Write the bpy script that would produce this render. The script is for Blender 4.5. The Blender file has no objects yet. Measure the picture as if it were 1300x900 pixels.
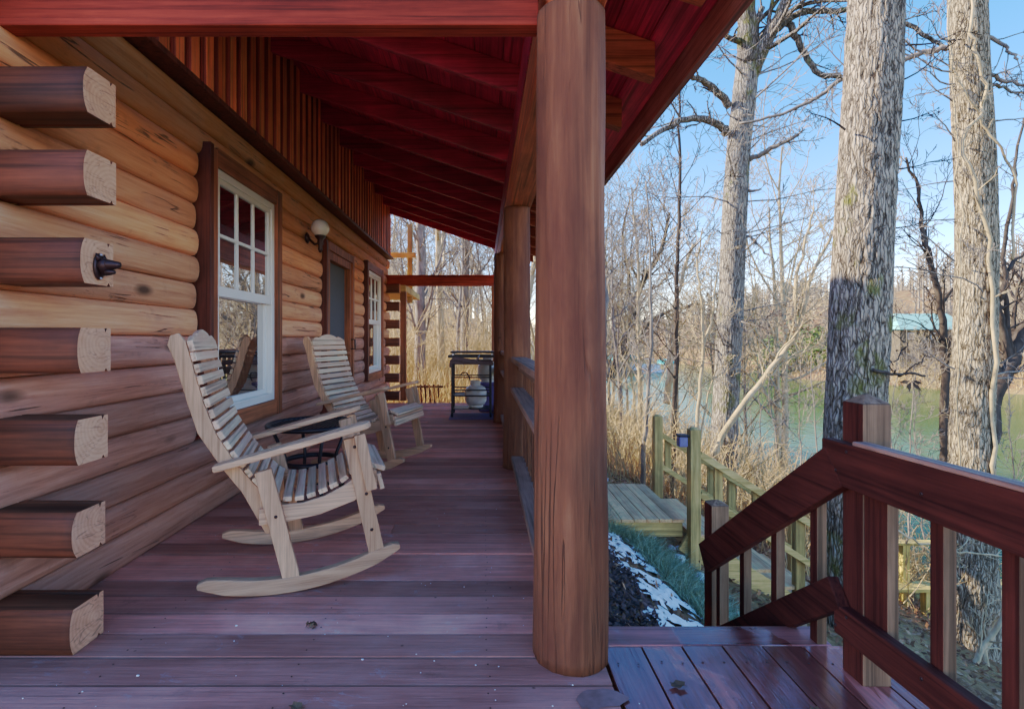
import bpy, math, random
from mathutils import Vector, Matrix, noise
import numpy as np
random.seed(7)
V = Vector
C = bpy.context.scene.collection
RAD = math.radians
# ------------------------------------------------------------------ camera model (1300x900 photo)
HX, HY, FP, CH = 612.0, 431.0, 650.0, 1.1
def at(px, py, d):
    return V(((px-HX)*d/FP, d, CH-(py-HY)*d/FP))

# ------------------------------------------------------------------ mesh builder
class MB:
    def __init__(s):
        s.v = []; s.f = []; s.m = []; s.t = []; s.g = []; s.sm = []
        s.tint = 0.5; s.stain = 0.5; s.mat = 0; s.smooth = False  # stain: painted tone of the logs, from shade (0) to warm light (1)
    def face(s, idx, mat=None, smooth=None):
        s.f.append(tuple(idx)); s.m.append(s.mat if mat is None else mat)
        s.t.append(s.tint); s.g.append(s.stain); s.sm.append(s.smooth if smooth is None else smooth)
    def rnd(s):
        s.tint = random.random(); return s
    def add(s, pts):
        b = len(s.v); s.v.extend(tuple(p) for p in pts); return b
    def box(s, x0, x1, y0, y1, z0, z1, mat=None):
        b = s.add([(x0,y0,z0),(x1,y0,z0),(x1,y1,z0),(x0,y1,z0),(x0,y0,z1),(x1,y0,z1),(x1,y1,z1),(x0,y1,z1)])
        for q in ((3,2,1,0),(4,5,6,7),(0,1,5,4),(1,2,6,5),(2,3,7,6),(3,0,4,7)):
            s.face([b+i for i in q], mat, False)
    def bar(s, p0, p1, w, t, up=(0,0,1), mat=None):
        """box from p0 to p1, width w sideways, thickness t along up"""
        p0 = V(p0); p1 = V(p1); a = (p1-p0).normalized(); u = V(up)
        sd = a.cross(u).normalized(); u = sd.cross(a).normalized()
        sd = sd*w/2; u = u*t/2
        b = s.add([p0-sd-u, p0+sd-u, p0+sd+u, p0-sd+u, p1-sd-u, p1+sd-u, p1+sd+u, p1-sd+u])
        for q in ((0,1,2,3),(7,6,5,4),(0,4,5,1),(1,5,6,2),(2,6,7,3),(3,7,4,0)):
            s.face([b+i for i in q], mat, False)
    def prism(s, poly, fn, h0, h1, mat=None, capmat=None, smooth=False):
        n = len(poly)
        b = s.add([fn(p[0], p[1], h0) for p in poly] + [fn(p[0], p[1], h1) for p in poly])
        s.face([b+i for i in range(n)][::-1], mat if capmat is None else capmat, False)
        s.face([b+n+i for i in range(n)], mat if capmat is None else capmat, False)
        for i in range(n):
            j = (i+1) % n
            s.face([b+i, b+j, b+n+j, b+n+i], mat, smooth)
    def tube(s, pts, radii, sides=6, cap=True, mat=None):
        n = len(pts); pts = [V(p) for p in pts]
        a = (pts[1]-pts[0]).normalized()
        u = a.orthogonal().normalized()
        base = []
        for i in range(n):
            if i == 0: d = pts[1]-pts[0]
            elif i == n-1: d = pts[-1]-pts[-2]
            else: d = pts[i+1]-pts[i-1]
            d = d.normalized()
            u = (u - d*u.dot(d))
            u = u.normalized() if u.length > 1e-6 else d.orthogonal().normalized()
            w = d.cross(u)
            r = radii[i] if hasattr(radii, '__len__') else radii
            base.append(s.add([pts[i] + u*(r*math.cos(2*math.pi*k/sides)) + w*(r*math.sin(2*math.pi*k/sides)) for k in range(sides)]))
        for i in range(n-1):
            for k in range(sides):
                j = (k+1) % sides
                s.face([base[i]+k, base[i]+j, base[i+1]+j, base[i+1]+k], mat, True)
        if cap:
            s.face([base[0]+k for k in range(sides)][::-1], mat, False)
            s.face([base[-1]+k for k in range(sides)], mat, False)
    def lathe(s, prof, c=(0,0,0), sides=24, mat=None, axis='z'):
        c = V(c); base = []
        for r, h in prof:
            r = max(r, 1e-4)
            ring = []
            for k in range(sides):
                a = 2*math.pi*k/sides
                if axis == 'z': ring.append(c+V((r*math.cos(a), r*math.sin(a), h)))
                elif axis == 'x': ring.append(c+V((h, r*math.cos(a), r*math.sin(a))))
                else: ring.append(c+V((r*math.sin(a), h, r*math.cos(a))))
            base.append(s.add(ring))
        for i in range(len(prof)-1):
            for k in range(sides):
                j = (k+1) % sides
                s.face([base[i]+k, base[i]+j, base[i+1]+j, base[i+1]+k], mat, True)
        s.face([base[0]+k for k in range(sides)][::-1], mat, True)
        s.face([base[-1]+k for k in range(sides)], mat, True)
    def ball(s, c, r, sides=12, rings=8, sc=(1,1,1), mat=None):
        c = V(c); base = []
        for i in range(rings+1):
            t = math.pi*i/rings
            rr = max(math.sin(t), 1e-3)
            base.append(s.add([c+V((r*sc[0]*rr*math.cos(2*math.pi*k/sides), r*sc[1]*rr*math.sin(2*math.pi*k/sides), -r*sc[2]*math.cos(t))) for k in range(sides)]))
        for i in range(rings):
            for k in range(sides):
                j = (k+1) % sides
                s.face([base[i]+k, base[i]+j, base[i+1]+j, base[i+1]+k], mat, True)
    def mesh(s, name, mats):
        me = bpy.data.meshes.new(name)
        me.from_pydata(s.v, [], s.f)
        for m in (mats if isinstance(mats, (list, tuple)) else [mats]): me.materials.append(m)
        n = len(s.f)
        me.polygons.foreach_set('material_index', s.m)
        me.polygons.foreach_set('use_smooth', s.sm)
        a = me.attributes.new('tint', 'FLOAT', 'FACE'); a.data.foreach_set('value', s.t)
        a = me.attributes.new('stain', 'FLOAT', 'FACE'); a.data.foreach_set('value', s.g)  # painted shade to warm light on the logs
        me.update()
        return me
    def build(s, name, mats, parent=None, bevel=0, label=None):
        o = bpy.data.objects.new(name, s.mesh(name, mats)); C.objects.link(o)
        if parent is not None: o.parent = parent
        if bevel:
            md = o.modifiers.new('bevel', 'BEVEL'); md.width = bevel; md.segments = 2
            md.limit_method = 'ANGLE'; md.angle_limit = RAD(40)
        if label: o['label'] = label
        return o

def thing(name, label, cat, loc=(0,0,0), rz=0, group=None):
    o = bpy.data.objects.new(name, None); C.objects.link(o)
    o.location = loc; o.rotation_euler = (0,0,rz); o.empty_display_size = .1
    return tag(o, label, cat, group)
def tag(o, label=None, cat=None, group=None, kind=None):
    if label: o['label'] = label
    if cat: o['category'] = cat
    if group: o['group'] = group
    if kind: o['kind'] = kind
    return o
def copy_tree(o, parent=None):
    c = o.copy(); C.objects.link(c)
    if parent is not None: c.parent = parent
    for ch in list(o.children): copy_tree(ch, c)
    return c

# ------------------------------------------------------------------ materials
class NT:
    def __init__(s, name):
        s.m = bpy.data.materials.new(name); s.m.use_nodes = True
        s.n = s.m.node_tree.nodes; s.l = s.m.node_tree.links
        s.b = s.n['Principled BSDF']; s.out = s.n['Material Output']
    def new(s, t, **kw):
        n = s.n.new(t)
        for k, v in kw.items(): setattr(n, k, v)
        return n
    def link(s, a, b): s.l.new(a, b)
    def attr(s, name): return s.new('ShaderNodeAttribute', attribute_name=name).outputs['Fac']
    def math(s, op, a, b=None, clamp=False):
        n = s.new('ShaderNodeMath', operation=op); n.use_clamp = clamp
        for i, x in enumerate((a, b)):
            if x is None: continue
            if isinstance(x, (int, float)): n.inputs[i].default_value = x
            else: s.link(x, n.inputs[i])
        return n.outputs[0]
    def ramp(s, fac, stops):
        n = s.new('ShaderNodeValToRGB'); e = n.color_ramp.elements
        while len(e) < len(stops): e.new(.5)
        for i, (p, c) in enumerate(stops):
            e[i].position = p; e[i].color = (c[0], c[1], c[2], 1) if hasattr(c, '__len__') else (c, c, c, 1)
        s.link(fac, n.inputs[0]); return n.outputs[0]
    def mix(s, fac, a, b, mode='MIX'):
        n = s.new('ShaderNodeMix', data_type='RGBA', blend_type=mode)
        for i, x in ((0, fac), (6, a), (7, b)):
            if isinstance(x, (int, float)): n.inputs[i].default_value = x
            elif isinstance(x, (tuple, list)): n.inputs[i].default_value = (x[0], x[1], x[2], 1)
            else: s.link(x, n.inputs[i])
        return n.outputs[2]
    def coords(s, scale, offs=None, kind='Object'):
        tc = s.new('ShaderNodeTexCoord').outputs[kind]
        if offs is not None:
            va = s.new('ShaderNodeVectorMath', operation='MULTIPLY_ADD')
            cx = s.new('ShaderNodeCombineXYZ')
            for i in range(3): s.link(offs, cx.inputs[i])
            s.link(cx.outputs[0], va.inputs[0]); va.inputs[1].default_value = (37, 53, 71); s.link(tc, va.inputs[2])
            tc = va.outputs[0]
        mp = s.new('ShaderNodeMapping'); mp.inputs['Scale'].default_value = scale
        s.link(tc, mp.inputs[0]); return mp.outputs[0]
    def noise(s, vec, scale=1, detail=5, rough=.6, dist=0):
        n = s.new('ShaderNodeTexNoise'); n.inputs['Scale'].default_value = scale
        n.inputs['Detail'].default_value = detail; n.inputs['Roughness'].default_value = rough; n.inputs['Distortion'].default_value = dist
        s.link(vec, n.inputs['Vector']); return n.outputs['Fac']
    def voro(s, vec, scale=1, feature='F1', rnd=1):
        n = s.new('ShaderNodeTexVoronoi', feature=feature); n.inputs['Scale'].default_value = scale
        n.inputs['Randomness'].default_value = rnd
        s.link(vec, n.inputs['Vector']); return n.outputs['Distance']
    def bump(s, h, strength=.4, dist=.01):
        n = s.new('ShaderNodeBump'); n.inputs['Strength'].default_value = strength; n.inputs['Distance'].default_value = dist
        s.link(h, n.inputs['Height']); s.link(n.outputs[0], s.b.inputs['Normal'])
    def col(s, c): s.link(c, s.b.inputs['Base Color'])
    def set(s, **kw):
        for k, v in kw.items(): s.b.inputs[k.replace('_', ' ')].default_value = v

AX = {'x': (1.2, 22, 22), 'y': (22, 1.2, 22), 'z': (22, 22, 1.2)}
def wood(name, dark, light, axis='x', rough=.75, bump=.35, tvar=.45, patch=None, patch_amt=.5, gs=1.0, knots=0, spec=.3, wet=None, gain=(1.32, .90, .72), streak=1.0, scuff=0):
    w = NT(name); t = w.attr('tint')
    dark = tuple(c*k*.82 for c, k in zip(dark, gain)); light = tuple(min(.85, c*k*1.12) for c, k in zip(light, gain))
    if patch: patch = tuple(c*k for c, k in zip(patch, gain))
    sc = tuple(c*gs for c in AX[axis])
    vec = w.coords(sc, t)
    n1 = w.noise(vec, 1, 7, .65, .4)
    n2 = w.noise(vec, 5, 4, .6)
    g = w.math('ADD', w.math('MULTIPLY', n1, .7), w.math('MULTIPLY', n2, .3))
    c = w.ramp(g, [(.34, dark), (.66, light)])
    n3 = w.noise(w.coords((2.2, 2.2, 2.2), t), 1, 5, .6)
    if patch is not None:
        c = w.mix(w.math('MULTIPLY', w.ramp(n3, [(.42, 0), (.7, 1)]), patch_amt), c, patch)
    else:
        c = w.mix(1, c, w.ramp(n3, [(.3, .62), (.7, 1.15)]), 'MULTIPLY')
    st_ = w.noise(w.coords(tuple(x*2.6 if x > 5 else x*.7 for x in sc), t), 1, 3, .5)
    c = w.mix(1, c, w.ramp(st_, [(.36, 1-.45*streak), (.47, 1.0), (.7, 1.08)]), 'MULTIPLY')
    if knots:
        kv = w.coords(tuple(x*.16 if x < 5 else x*.11 for x in AX[axis]), t)
        k = w.voro(kv, 1.1*knots)
        c = w.mix(w.math('MULTIPLY', w.ramp(k, [(.05, 1), (.13, 0)]), .75), c, tuple(x*.22 for x in dark))
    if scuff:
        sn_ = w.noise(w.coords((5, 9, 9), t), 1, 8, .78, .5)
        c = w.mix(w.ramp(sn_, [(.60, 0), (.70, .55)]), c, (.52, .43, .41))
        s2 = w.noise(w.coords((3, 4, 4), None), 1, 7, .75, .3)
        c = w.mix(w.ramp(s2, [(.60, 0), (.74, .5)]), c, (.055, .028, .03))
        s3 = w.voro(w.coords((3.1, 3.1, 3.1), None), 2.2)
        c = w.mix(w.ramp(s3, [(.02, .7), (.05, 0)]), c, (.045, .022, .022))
    tm = w.math('ADD', w.math('MULTIPLY', t, tvar), 1-tvar/2)
    cm = w.new('ShaderNodeCombineColor')
    for i in range(3): w.link(tm, cm.inputs[i])
    c = w.mix(1, c, cm.outputs[0], 'MULTIPLY')
    w.set(Roughness=rough); w.b.inputs['Specular IOR Level'].default_value = spec
    if wet is not None:
        wn = w.ramp(w.noise(w.coords((2.4, 1.3, 1), None), 1.3, 4, .55, .6), [(wet, 0), (wet+.05, 1)])
        c = w.mix(wn, c, w.mix(1, c, (.5, .42, .44), 'MULTIPLY'))
        r = w.math('SUBTRACT', rough, w.math('MULTIPLY', wn, rough-.05))
        w.link(r, w.b.inputs['Roughness']); w.b.inputs['Specular IOR Level'].default_value = 1.0
    w.col(c); w.bump(g, bump, .006)
    return w.m

def plain(name, col, rough=.6, metal=0, var=.15, scale=9, bump=0):
    w = NT(name)
    n = w.noise(w.coords((scale,)*3), 1, 5, .6)
    w.col(w.ramp(n, [(.25, tuple(c*(1-var) for c in col)), (.75, tuple(min(1, c*(1+var)) for c in col))]))
    w.set(Roughness=rough, Metallic=metal)
    if bump: w.bump(n, bump, .005)
    return w.m

M = {}
# log wall : grain along y, shade painted into lower courses, warm bounce light into upper ones
def log_material(name, axis):
    w = NT(name); t = w.attr('tint'); st = w.attr('stain')  # stain: 0 painted shade, 1 painted warm bounce light
    sc = {'y': (16, .9, 16), 'x': (.9, 16, 16)}[axis]
    vec = w.coords(sc, t)
    n1 = w.noise(vec, 1, 8, .68, .6); n2 = w.noise(vec, 3.5, 5, .6)
    g = w.math('ADD', w.math('MULTIPLY', n1, .65), w.math('MULTIPLY', n2, .35))
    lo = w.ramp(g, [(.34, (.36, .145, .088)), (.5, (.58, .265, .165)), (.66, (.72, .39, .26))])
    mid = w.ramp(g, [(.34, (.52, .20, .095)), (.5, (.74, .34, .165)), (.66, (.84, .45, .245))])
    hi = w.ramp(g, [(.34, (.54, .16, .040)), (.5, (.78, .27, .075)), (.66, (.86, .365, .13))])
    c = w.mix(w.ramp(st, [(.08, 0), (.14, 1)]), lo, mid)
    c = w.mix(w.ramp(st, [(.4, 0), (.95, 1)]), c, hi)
    n3 = w.noise(w.coords((1.8, 1.8, 2.5), t), 1, 5, .65)
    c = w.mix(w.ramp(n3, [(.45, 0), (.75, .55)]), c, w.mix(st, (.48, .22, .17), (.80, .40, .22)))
    n4 = w.noise(w.coords((7, 7, 9), t), 1, 4, .7)
    c = w.mix(w.ramp(n4, [(.60, 0), (.74, .25)]), c, (.14, .06, .035))
    kv = w.coords({'y': (2.4, 1.0, 2.4), 'x': (1.0, 2.4, 2.4)}[axis], t)
    k = w.voro(kv, 1.6)
    c = w.mix(w.ramp(k, [(.05, .9), (.14, 0)]), c, (.09, .035, .018))
    # drying cracks
    cv = w.coords({'y': (7, .35, 7), 'x': (.35, 7, 7)}[axis], t)
    ck = w.ramp(w.noise(cv, 1.4, 3, .5, .8), [(.488, 0), (.497, 1), (.503, 1), (.512, 0)])
    ckm = w.math('MULTIPLY', ck, w.ramp(n3, [(.50, 0), (.58, .8)]))
    c = w.mix(ckm, c, (.07, .03, .018))
    tm = w.math('ADD', w.math('MULTIPLY', t, .4), .8)
    cm = w.new('ShaderNodeCombineColor')
    for i in range(3): w.link(tm, cm.inputs[i])
    w.col(w.mix(1, c, cm.outputs[0], 'MULTIPLY'))
    w.set(Roughness=.74); w.b.inputs['Specular IOR Level'].default_value = .22
    w.bump(w.math('SUBTRACT', g, ckm), .7, .016)
    return w.m
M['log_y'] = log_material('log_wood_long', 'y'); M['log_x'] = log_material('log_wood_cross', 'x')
# cross logs in a darker colour: shade of their near sides painted in
M['log_dark'] = wood('dark_shaded_log', (.080, .028, .016), (.155, .062, .034), 'x', .6, .3, .5, knots=1)
def endgrain():
    w = NT('log_end_grain'); t = w.attr('tint')
    tc = w.coords((1, 1, 1), None)
    v = w.coords((0, 1, 1), None)
    n = w.noise(w.coords((30, 30, 30), t), 1, 6, .7)
    wv = w.new('ShaderNodeTexWave', wave_type='RINGS', rings_direction='X'); wv.inputs['Scale'].default_value = 20
    wv.inputs['Distortion'].default_value = 2.5; wv.inputs['Detail'].default_value = 3; wv.inputs['Detail Scale'].default_value = .6
    w.link(w.coords((1, 1, 1)), wv.inputs['Vector'])
    g = w.math('ADD', w.math('ADD', w.math('MULTIPLY', w.noise(w.coords((6, 9, 9), t), 1, 4, .6, 1.2), .5), w.math('MULTIPLY', n, .3)), w.math('MULTIPLY', wv.outputs['Fac'], .11))
    c = w.ramp(g, [(.25, (.54, .235, .115)), (.45, (.70, .33, .17)), (.65, (.80, .41, .23))])
    crack = w.ramp(w.noise(w.coords((4, 4, 22), t), 1, 3, .6, 1), [(.485, 0), (.497, 1), (.503, 1), (.515, 0)])
    c = w.mix(w.math('MULTIPLY', crack, .45), c, (.10, .045, .03))
    c = w.mix(w.ramp(w.noise(w.coords((3, 5, 5), t), 1, 3), [(.5, 0), (.75, .3)]), c, (.36, .19, .12))
    w.col(c); w.set(Roughness=.85); w.bump(g, .4, .004); return w.m
M['endgrain'] = endgrain()
M['trim'] = wood('stained_trim', (.20, .075, .035), (.34, .145, .065), 'z', .6, .25, .3)
M['trim_y'] = wood('stained_trim_flat', (.20, .075, .035), (.34, .145, .065), 'y', .6, .25, .3)
M['trim_dark'] = wood('dark_trim', (.075, .022, .016), (.13, .042, .028), 'z', .6, .25, .3)  # darkens near window and door edges; their shade is put into the colour
M['batten'] = wood('red_batten_siding', (.74, .155, .062), (.90, .29, .115), 'z', .65, .25, .5)
M['gap_and_shade'] = wood('dark_gap_and_shade', (.17, .030, .026), (.26, .055, .042), 'z', .7, .2, .4)
M['roof_under'] = wood('crimson_roof_boards', (.36, .018, .070), (.55, .042, .11), 'y', .5, .2, .45)
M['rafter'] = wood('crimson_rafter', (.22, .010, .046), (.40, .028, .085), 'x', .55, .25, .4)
M['beam'] = wood('red_brown_beam', (.19, .030, .018), (.33, .062, .034), 'x', .72, .5, .4, spec=.2)
M['beam_y'] = wood('plate_beam', (.38, .12, .055), (.56, .22, .10), 'y', .6, .3, .3)
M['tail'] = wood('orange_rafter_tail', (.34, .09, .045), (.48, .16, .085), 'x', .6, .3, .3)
M['fascia'] = wood('weathered_fascia', (.25, .115, .13), (.36, .19, .20), 'y', .6, .2, .2)
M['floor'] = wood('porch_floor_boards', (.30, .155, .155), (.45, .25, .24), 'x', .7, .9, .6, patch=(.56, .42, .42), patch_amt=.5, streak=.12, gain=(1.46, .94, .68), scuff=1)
M['deck'] = wood('wet_red_deck_boards', (.27, .105, .10), (.46, .20, .185), 'y', .5, .5, .4, wet=.40, streak=.5)
M['nosing'] = wood('wet_red_nosing', (.24, .085, .085), (.40, .165, .16), 'x', .55, .35, .2, wet=.5)
M['railred'] = wood('burgundy_rail', (.046, .0115, .0105), (.095, .027, .022), 'y', .75, .5, .5, knots=.6, spec=.15)
M['railcap'] = wood('grey_worn_cap', (.22, .16, .14), (.36, .285, .25), 'y', .7, .3, .3)
M['railred_z'] = wood('burgundy_post', (.046, .0115, .0105), (.095, .027, .022), 'z', .75, .5, .5, spec=.15)
M['litface'] = wood('tan_lit_wood', (.17, .095, .060), (.28, .17, .11), 'z', .75, .3, .3, gain=(1.08, 1, .85))  # tan stands for skylight on faces turned to the camera
M['chair_x'] = wood('weathered_pine_x', (.38, .265, .18), (.55, .41, .29), 'x', .75, .4, .4, gs=1.7, streak=.55, patch=(.50, .40, .31), patch_amt=.7, gain=(1.25, .93, .74))
M['chair_y'] = wood('weathered_pine_y', (.52, .41, .32), (.80, .68, .56), 'y', .7, .4, .4, patch=(.50, .42, .36), patch_amt=.7, gain=(1.34, .86, .66))
M['chair_z'] = wood('weathered_pine_z', (.38, .265, .18), (.53, .40, .285), 'z', .75, .4, .4, gs=1.7, streak=.55, patch=(.30, .20, .13), patch_amt=.6, gain=(1.25, .93, .74))
M['green_x'] = wood('treated_lumber_x', (.36, .31, .13), (.60, .53, .25), 'x', .75, .3, .3, gain=(1.28, .95, .74), streak=.6)
M['green_y'] = wood('treated_lumber_y', (.60, .47, .30), (.82, .68, .47), 'y', .75, .3, .35, knots=.5, gain=(1.46, .80, .56), streak=.4)
M['green_z'] = wood('treated_lumber_z', (.28, .25, .11), (.50, .45, .215), 'z', .75, .3, .3, knots=.5, gain=(1.28, .95, .74), streak=.6)
M['yellow_x'] = wood('new_yellow_lumber', (.50, .38, .17), (.70, .55, .26), 'x', .7, .3, .3, gain=(1.15, 1, .62))
M['yellow_z'] = wood('new_yellow_post', (.50, .38, .17), (.70, .55, .26), 'z', .7, .3, .3, gain=(1.15, 1, .62))
M['white'] = plain('white_vinyl', (.82, .77, .68), .35, 0, .04, 4)
M['black_metal'] = plain('black_metal', (.022, .020, .026), .42, .5, .3, 20)
M['dark_iron'] = plain('dark_brown_iron', (.045, .020, .020), .4, .6, .4, 40, .2)
M['screen'] = plain('grey_insect_screen', (.085, .085, .09), .8, 0, .15, 60)
M['tank'] = plain('white_enamel_tank', (.78, .72, .62), .4, 0, .08, 6)
M['blue_tarp'] = plain('purple_blue_vinyl', (.14, .10, .30), .5, 0, .25, 7)
M['mat'] = plain('purple_mat', (.17, .12, .23), .8, 0, .2, 14)
M['lid'] = plain('maroon_grill_lid', (.075, .030, .038), .4, .2, .25, 12)
M['chrome'] = plain('worn_chrome', (.45, .42, .45), .35, .8, .2, 20)
M['globe'] = NT('milk_glass_globe').m
_w = M['globe'].node_tree.nodes['Principled BSDF']
_w.inputs['Base Color'].default_value = (.86, .82, .70, 1); _w.inputs['Roughness'].default_value = .12
_w.inputs['Subsurface Weight'].default_value = .25; _w.inputs['Subsurface Radius'].default_value = (.05, .05, .04)
_w.inputs['Coat Weight'].default_value = .5
def glass(name, tint):
    w = NT(name)
    n = w.noise(w.coords((1.5, 1.5, 1.5)), 1, 2, .5)
    gl = w.new('ShaderNodeBsdfGlossy'); gl.inputs['Roughness'].default_value = .015
    gl.inputs['Color'].default_value = (.93, .95, .95, 1)
    bp = w.new('ShaderNodeBump'); bp.inputs['Strength'].default_value = .06; bp.inputs['Distance'].default_value = .02
    w.link(n, bp.inputs['Height']); w.link(bp.outputs[0], gl.inputs['Normal'])
    w.set(Roughness=.2); w.b.inputs['Base Color'].default_value = (*tint, 1)
    mx = w.new('ShaderNodeMixShader'); mx.inputs[0].default_value = .66
    w.link(w.b.outputs[0], mx.inputs[1]); w.link(gl.outputs[0], mx.inputs[2]); w.link(mx.outputs[0], w.out.inputs[0])
    return w.m
M['glass'] = glass('reflective_window_glass', (.018, .014, .016))
def post_mat():
    w = NT('porch_post_log')
    vec = w.coords((18, 18, .8)); n1 = w.noise(vec, 1, 8, .68, .5); n2 = w.noise(w.coords((3, 3, 1.2)), 1, 5, .6)
    g = w.math('ADD', w.math('MULTIPLY', n1, .7), w.math('MULTIPLY', n2, .3))
    c = w.ramp(g, [(.32, (.115, .034, .016)), (.5, (.265, .095, .041)), (.68, (.40, .17, .080))])
    cr = w.ramp(w.noise(w.coords((9, 9, .35)), 1.3, 4, .55, .7), [(.482, 0), (.496, 1), (.504, 1), (.518, 0)])
    cm = w.math('MULTIPLY', cr, w.ramp(n2, [(.46, 0), (.60, .75)]))
    c = w.mix(cm, c, (.07, .022, .015))
    big = w.noise(w.coords((2.6, 2.6, .7)), 1, 6, .65, .5)
    c = w.mix(w.ramp(big, [(.42, .75), (.58, 0)]), c, (.13, .034, .018))
    k = w.voro(w.coords((3.2, 3.2, 1.1)), 1.5)
    c = w.mix(w.ramp(k, [(.05, .8), (.11, 0)]), c, (.10, .035, .02))
    w.col(c); w.set(Roughness=.75); w.b.inputs['Specular IOR Level'].default_value = .25
    w.bump(w.math('SUBTRACT', g, w.math('MULTIPLY', cm, .8)), .9, .018); return w.m
M['post'] = post_mat()
def bark_mat(name, deep, mid, top, moss=0, scale=1.0):
    w = NT(name); rg = w.attr('ridge')
    n = w.noise(w.coords((14, 14, 6)), 1, 7, .7); n2 = w.noise(w.coords((1.3, 1.3, .7)), 1, 4, .6)
    dv = w.new('ShaderNodeVectorMath', operation='ADD'); nv = w.new('ShaderNodeTexNoise'); nv.inputs['Scale'].default_value = 7; nv.inputs['Detail'].default_value = 4
    tc_ = w.coords((1, 1, 1)); w.link(tc_, nv.inputs['Vector'])
    sv_ = w.new('ShaderNodeVectorMath', operation='SCALE'); w.link(nv.outputs['Color'], sv_.inputs[0]); sv_.inputs['Scale'].default_value = .09
    w.link(tc_, dv.inputs[0]); w.link(sv_.outputs[0], dv.inputs[1])
    mp_ = w.new('ShaderNodeMapping'); mp_.inputs['Scale'].default_value = (33*scale, 33*scale, 4.4*scale); w.link(dv.outputs[0], mp_.inputs[0])
    ve = w.voro(mp_.outputs[0], 1, 'DISTANCE_TO_EDGE')
    plate = w.ramp(ve, [(.0, 0), (.10, .55), (.30, 1)])
    g = w.math('ADD', w.math('MULTIPLY', w.math('ADD', w.math('MULTIPLY', rg, .35), w.math('MULTIPLY', plate, .65)), .62), w.math('MULTIPLY', n, .38))
    c = w.ramp(g, [(.28, deep), (.50, mid), (.78, top)])
    fz = w.noise(w.coords((26, 26, 5)), 1, 4, .6, .3)
    c = w.mix(1, c, w.ramp(fz, [(.36, .38), (.47, .95), (.7, 1.12)]), 'MULTIPLY')
    c = w.mix(1, c, w.ramp(n2, [(.3, .75), (.7, 1.1)]), 'MULTIPLY')
    if moss:
        mv = w.noise(w.coords((2.2, 2.2, 1.4)), 1.15, 5, .65)
        mm = w.math('MULTIPLY', w.ramp(mv, [(.56, 0), (.64, .9)]), w.ramp(n, [(.35, .2), (.6, 1)]))
        c = w.mix(mm, c, (.16, .15, .03))
    w.col(c); w.set(Roughness=.9); w.b.inputs['Specular IOR Level'].default_value = .15
    w.bump(w.math('ADD', w.math('MULTIPLY', plate, .7), w.math('MULTIPLY', n, .5)), .9, .022); return w.m
M['bark_oak'] = bark_mat('furrowed_grey_bark', (.055, .038, .028), (.27, .205, .145), (.53, .43, .32), 1)
M['bark_tan'] = bark_mat('furrowed_tan_bark', (.065, .043, .027), (.31, .23, .145), (.58, .46, .31), 0)
M['bark_smooth'] = bark_mat('pale_smooth_bark', (.11, .085, .065), (.29, .24, .19), (.46, .40, .32), .5, .8)
def twig(name, c1, c2, sc=3):
    w = NT(name)
    n = w.noise(w.coords((sc*3, sc*3, sc)), 1, 5, .65)
    w.col(w.ramp(n, [(.3, c1), (.7, c2)])); w.set(Roughness=.9); w.b.inputs['Specular IOR Level'].default_value = .15
    w.bump(n, .5, .01); return w.m
M['twig_grey'] = twig('grey_brown_bark', (.15, .115, .09), (.36, .30, .24))
M['twig_dark'] = twig('dark_bark', (.040, .030, .025), (.12, .09, .07))
M['twig_pale'] = twig('pale_tan_bark', (.32, .225, .12), (.66, .50, .30))
M['far_twig'] = twig('hazy_far_twigs', (.24, .185, .13), (.46, .37, .26), .3)
M['brush'] = twig('dry_brush_stems', (.36, .22, .10), (.74, .53, .27), .7)
def leafy(name, stops, rough=.8):
    w = NT(name); t = w.attr('tint')
    w.col(w.ramp(t, stops)); w.set(Roughness=rough); w.b.inputs['Specular IOR Level'].default_value = .2
    return w.m
M['drygrass'] = leafy('dry_grass', [(0, (.30, .155, .055)), (.5, (.56, .345, .135)), (1, (.76, .55, .26))])
M['litter'] = leafy('fallen_leaves', [(0, (.09, .038, .020)), (.5, (.25, .115, .055)), (1, (.46, .26, .14))])
M['greengrass'] = leafy('blue_green_grass', [(0, (.09, .15, .07)), (.6, (.25, .34, .19)), (1, (.48, .54, .34))])
M['evergreen'] = leafy('evergreen_leaves', [(0, (.06, .09, .02)), (.5, (.13, .17, .045)), (1, (.24, .26, .09))])
M['deadleaf'] = leafy('brown_clinging_leaves', [(0, (.055, .030, .020)), (1, (.20, .11, .06))])
M['mulch'] = leafy('dark_mulch_chips', [(0, (.030, .020, .020)), (1, (.13, .085, .075))])
M['damp'] = plain('damp_wood', (.25, .125, .105), .5, 0, .3, 30)
def snow_mat():
    w = NT('old_snow'); n = w.noise(w.coords((9, 9, 9)), 1, 6, .65)
    w.col(w.ramp(n, [(.3, (.68, .66, .68)), (.6, (.93, .91, .92))])); w.set(Roughness=.6); w.bump(n, .8, .03)
    return w.m
M['snow'] = snow_mat()
def ground_mat():
    w = NT('leafy_ground')
    tc = w.coords((1, 1, 1)); n1 = w.noise(tc, .35, 6, .6); n2 = w.noise(tc, 9, 6, .75); n3 = w.noise(tc, 1.6, 5, .65)
    leaf = w.ramp(n2, [(.3, (.07, .032, .018)), (.5, (.21, .105, .052)), (.7, (.36, .21, .115))])
    tan = w.ramp(n2, [(.3, (.20, .11, .045)), (.7, (.42, .28, .125))])
    c = w.mix(w.ramp(n1, [(.42, 0), (.58, 1)]), leaf, tan)
    c = w.mix(w.ramp(n3, [(.6, 0), (.75, .5)]), c, (.10, .10, .04))
    w.col(c); w.set(Roughness=.95); w.b.inputs['Specular IOR Level'].default_value = .1
    w.bump(n2, .8, .05); return w.m
M['ground'] = ground_mat()
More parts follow.
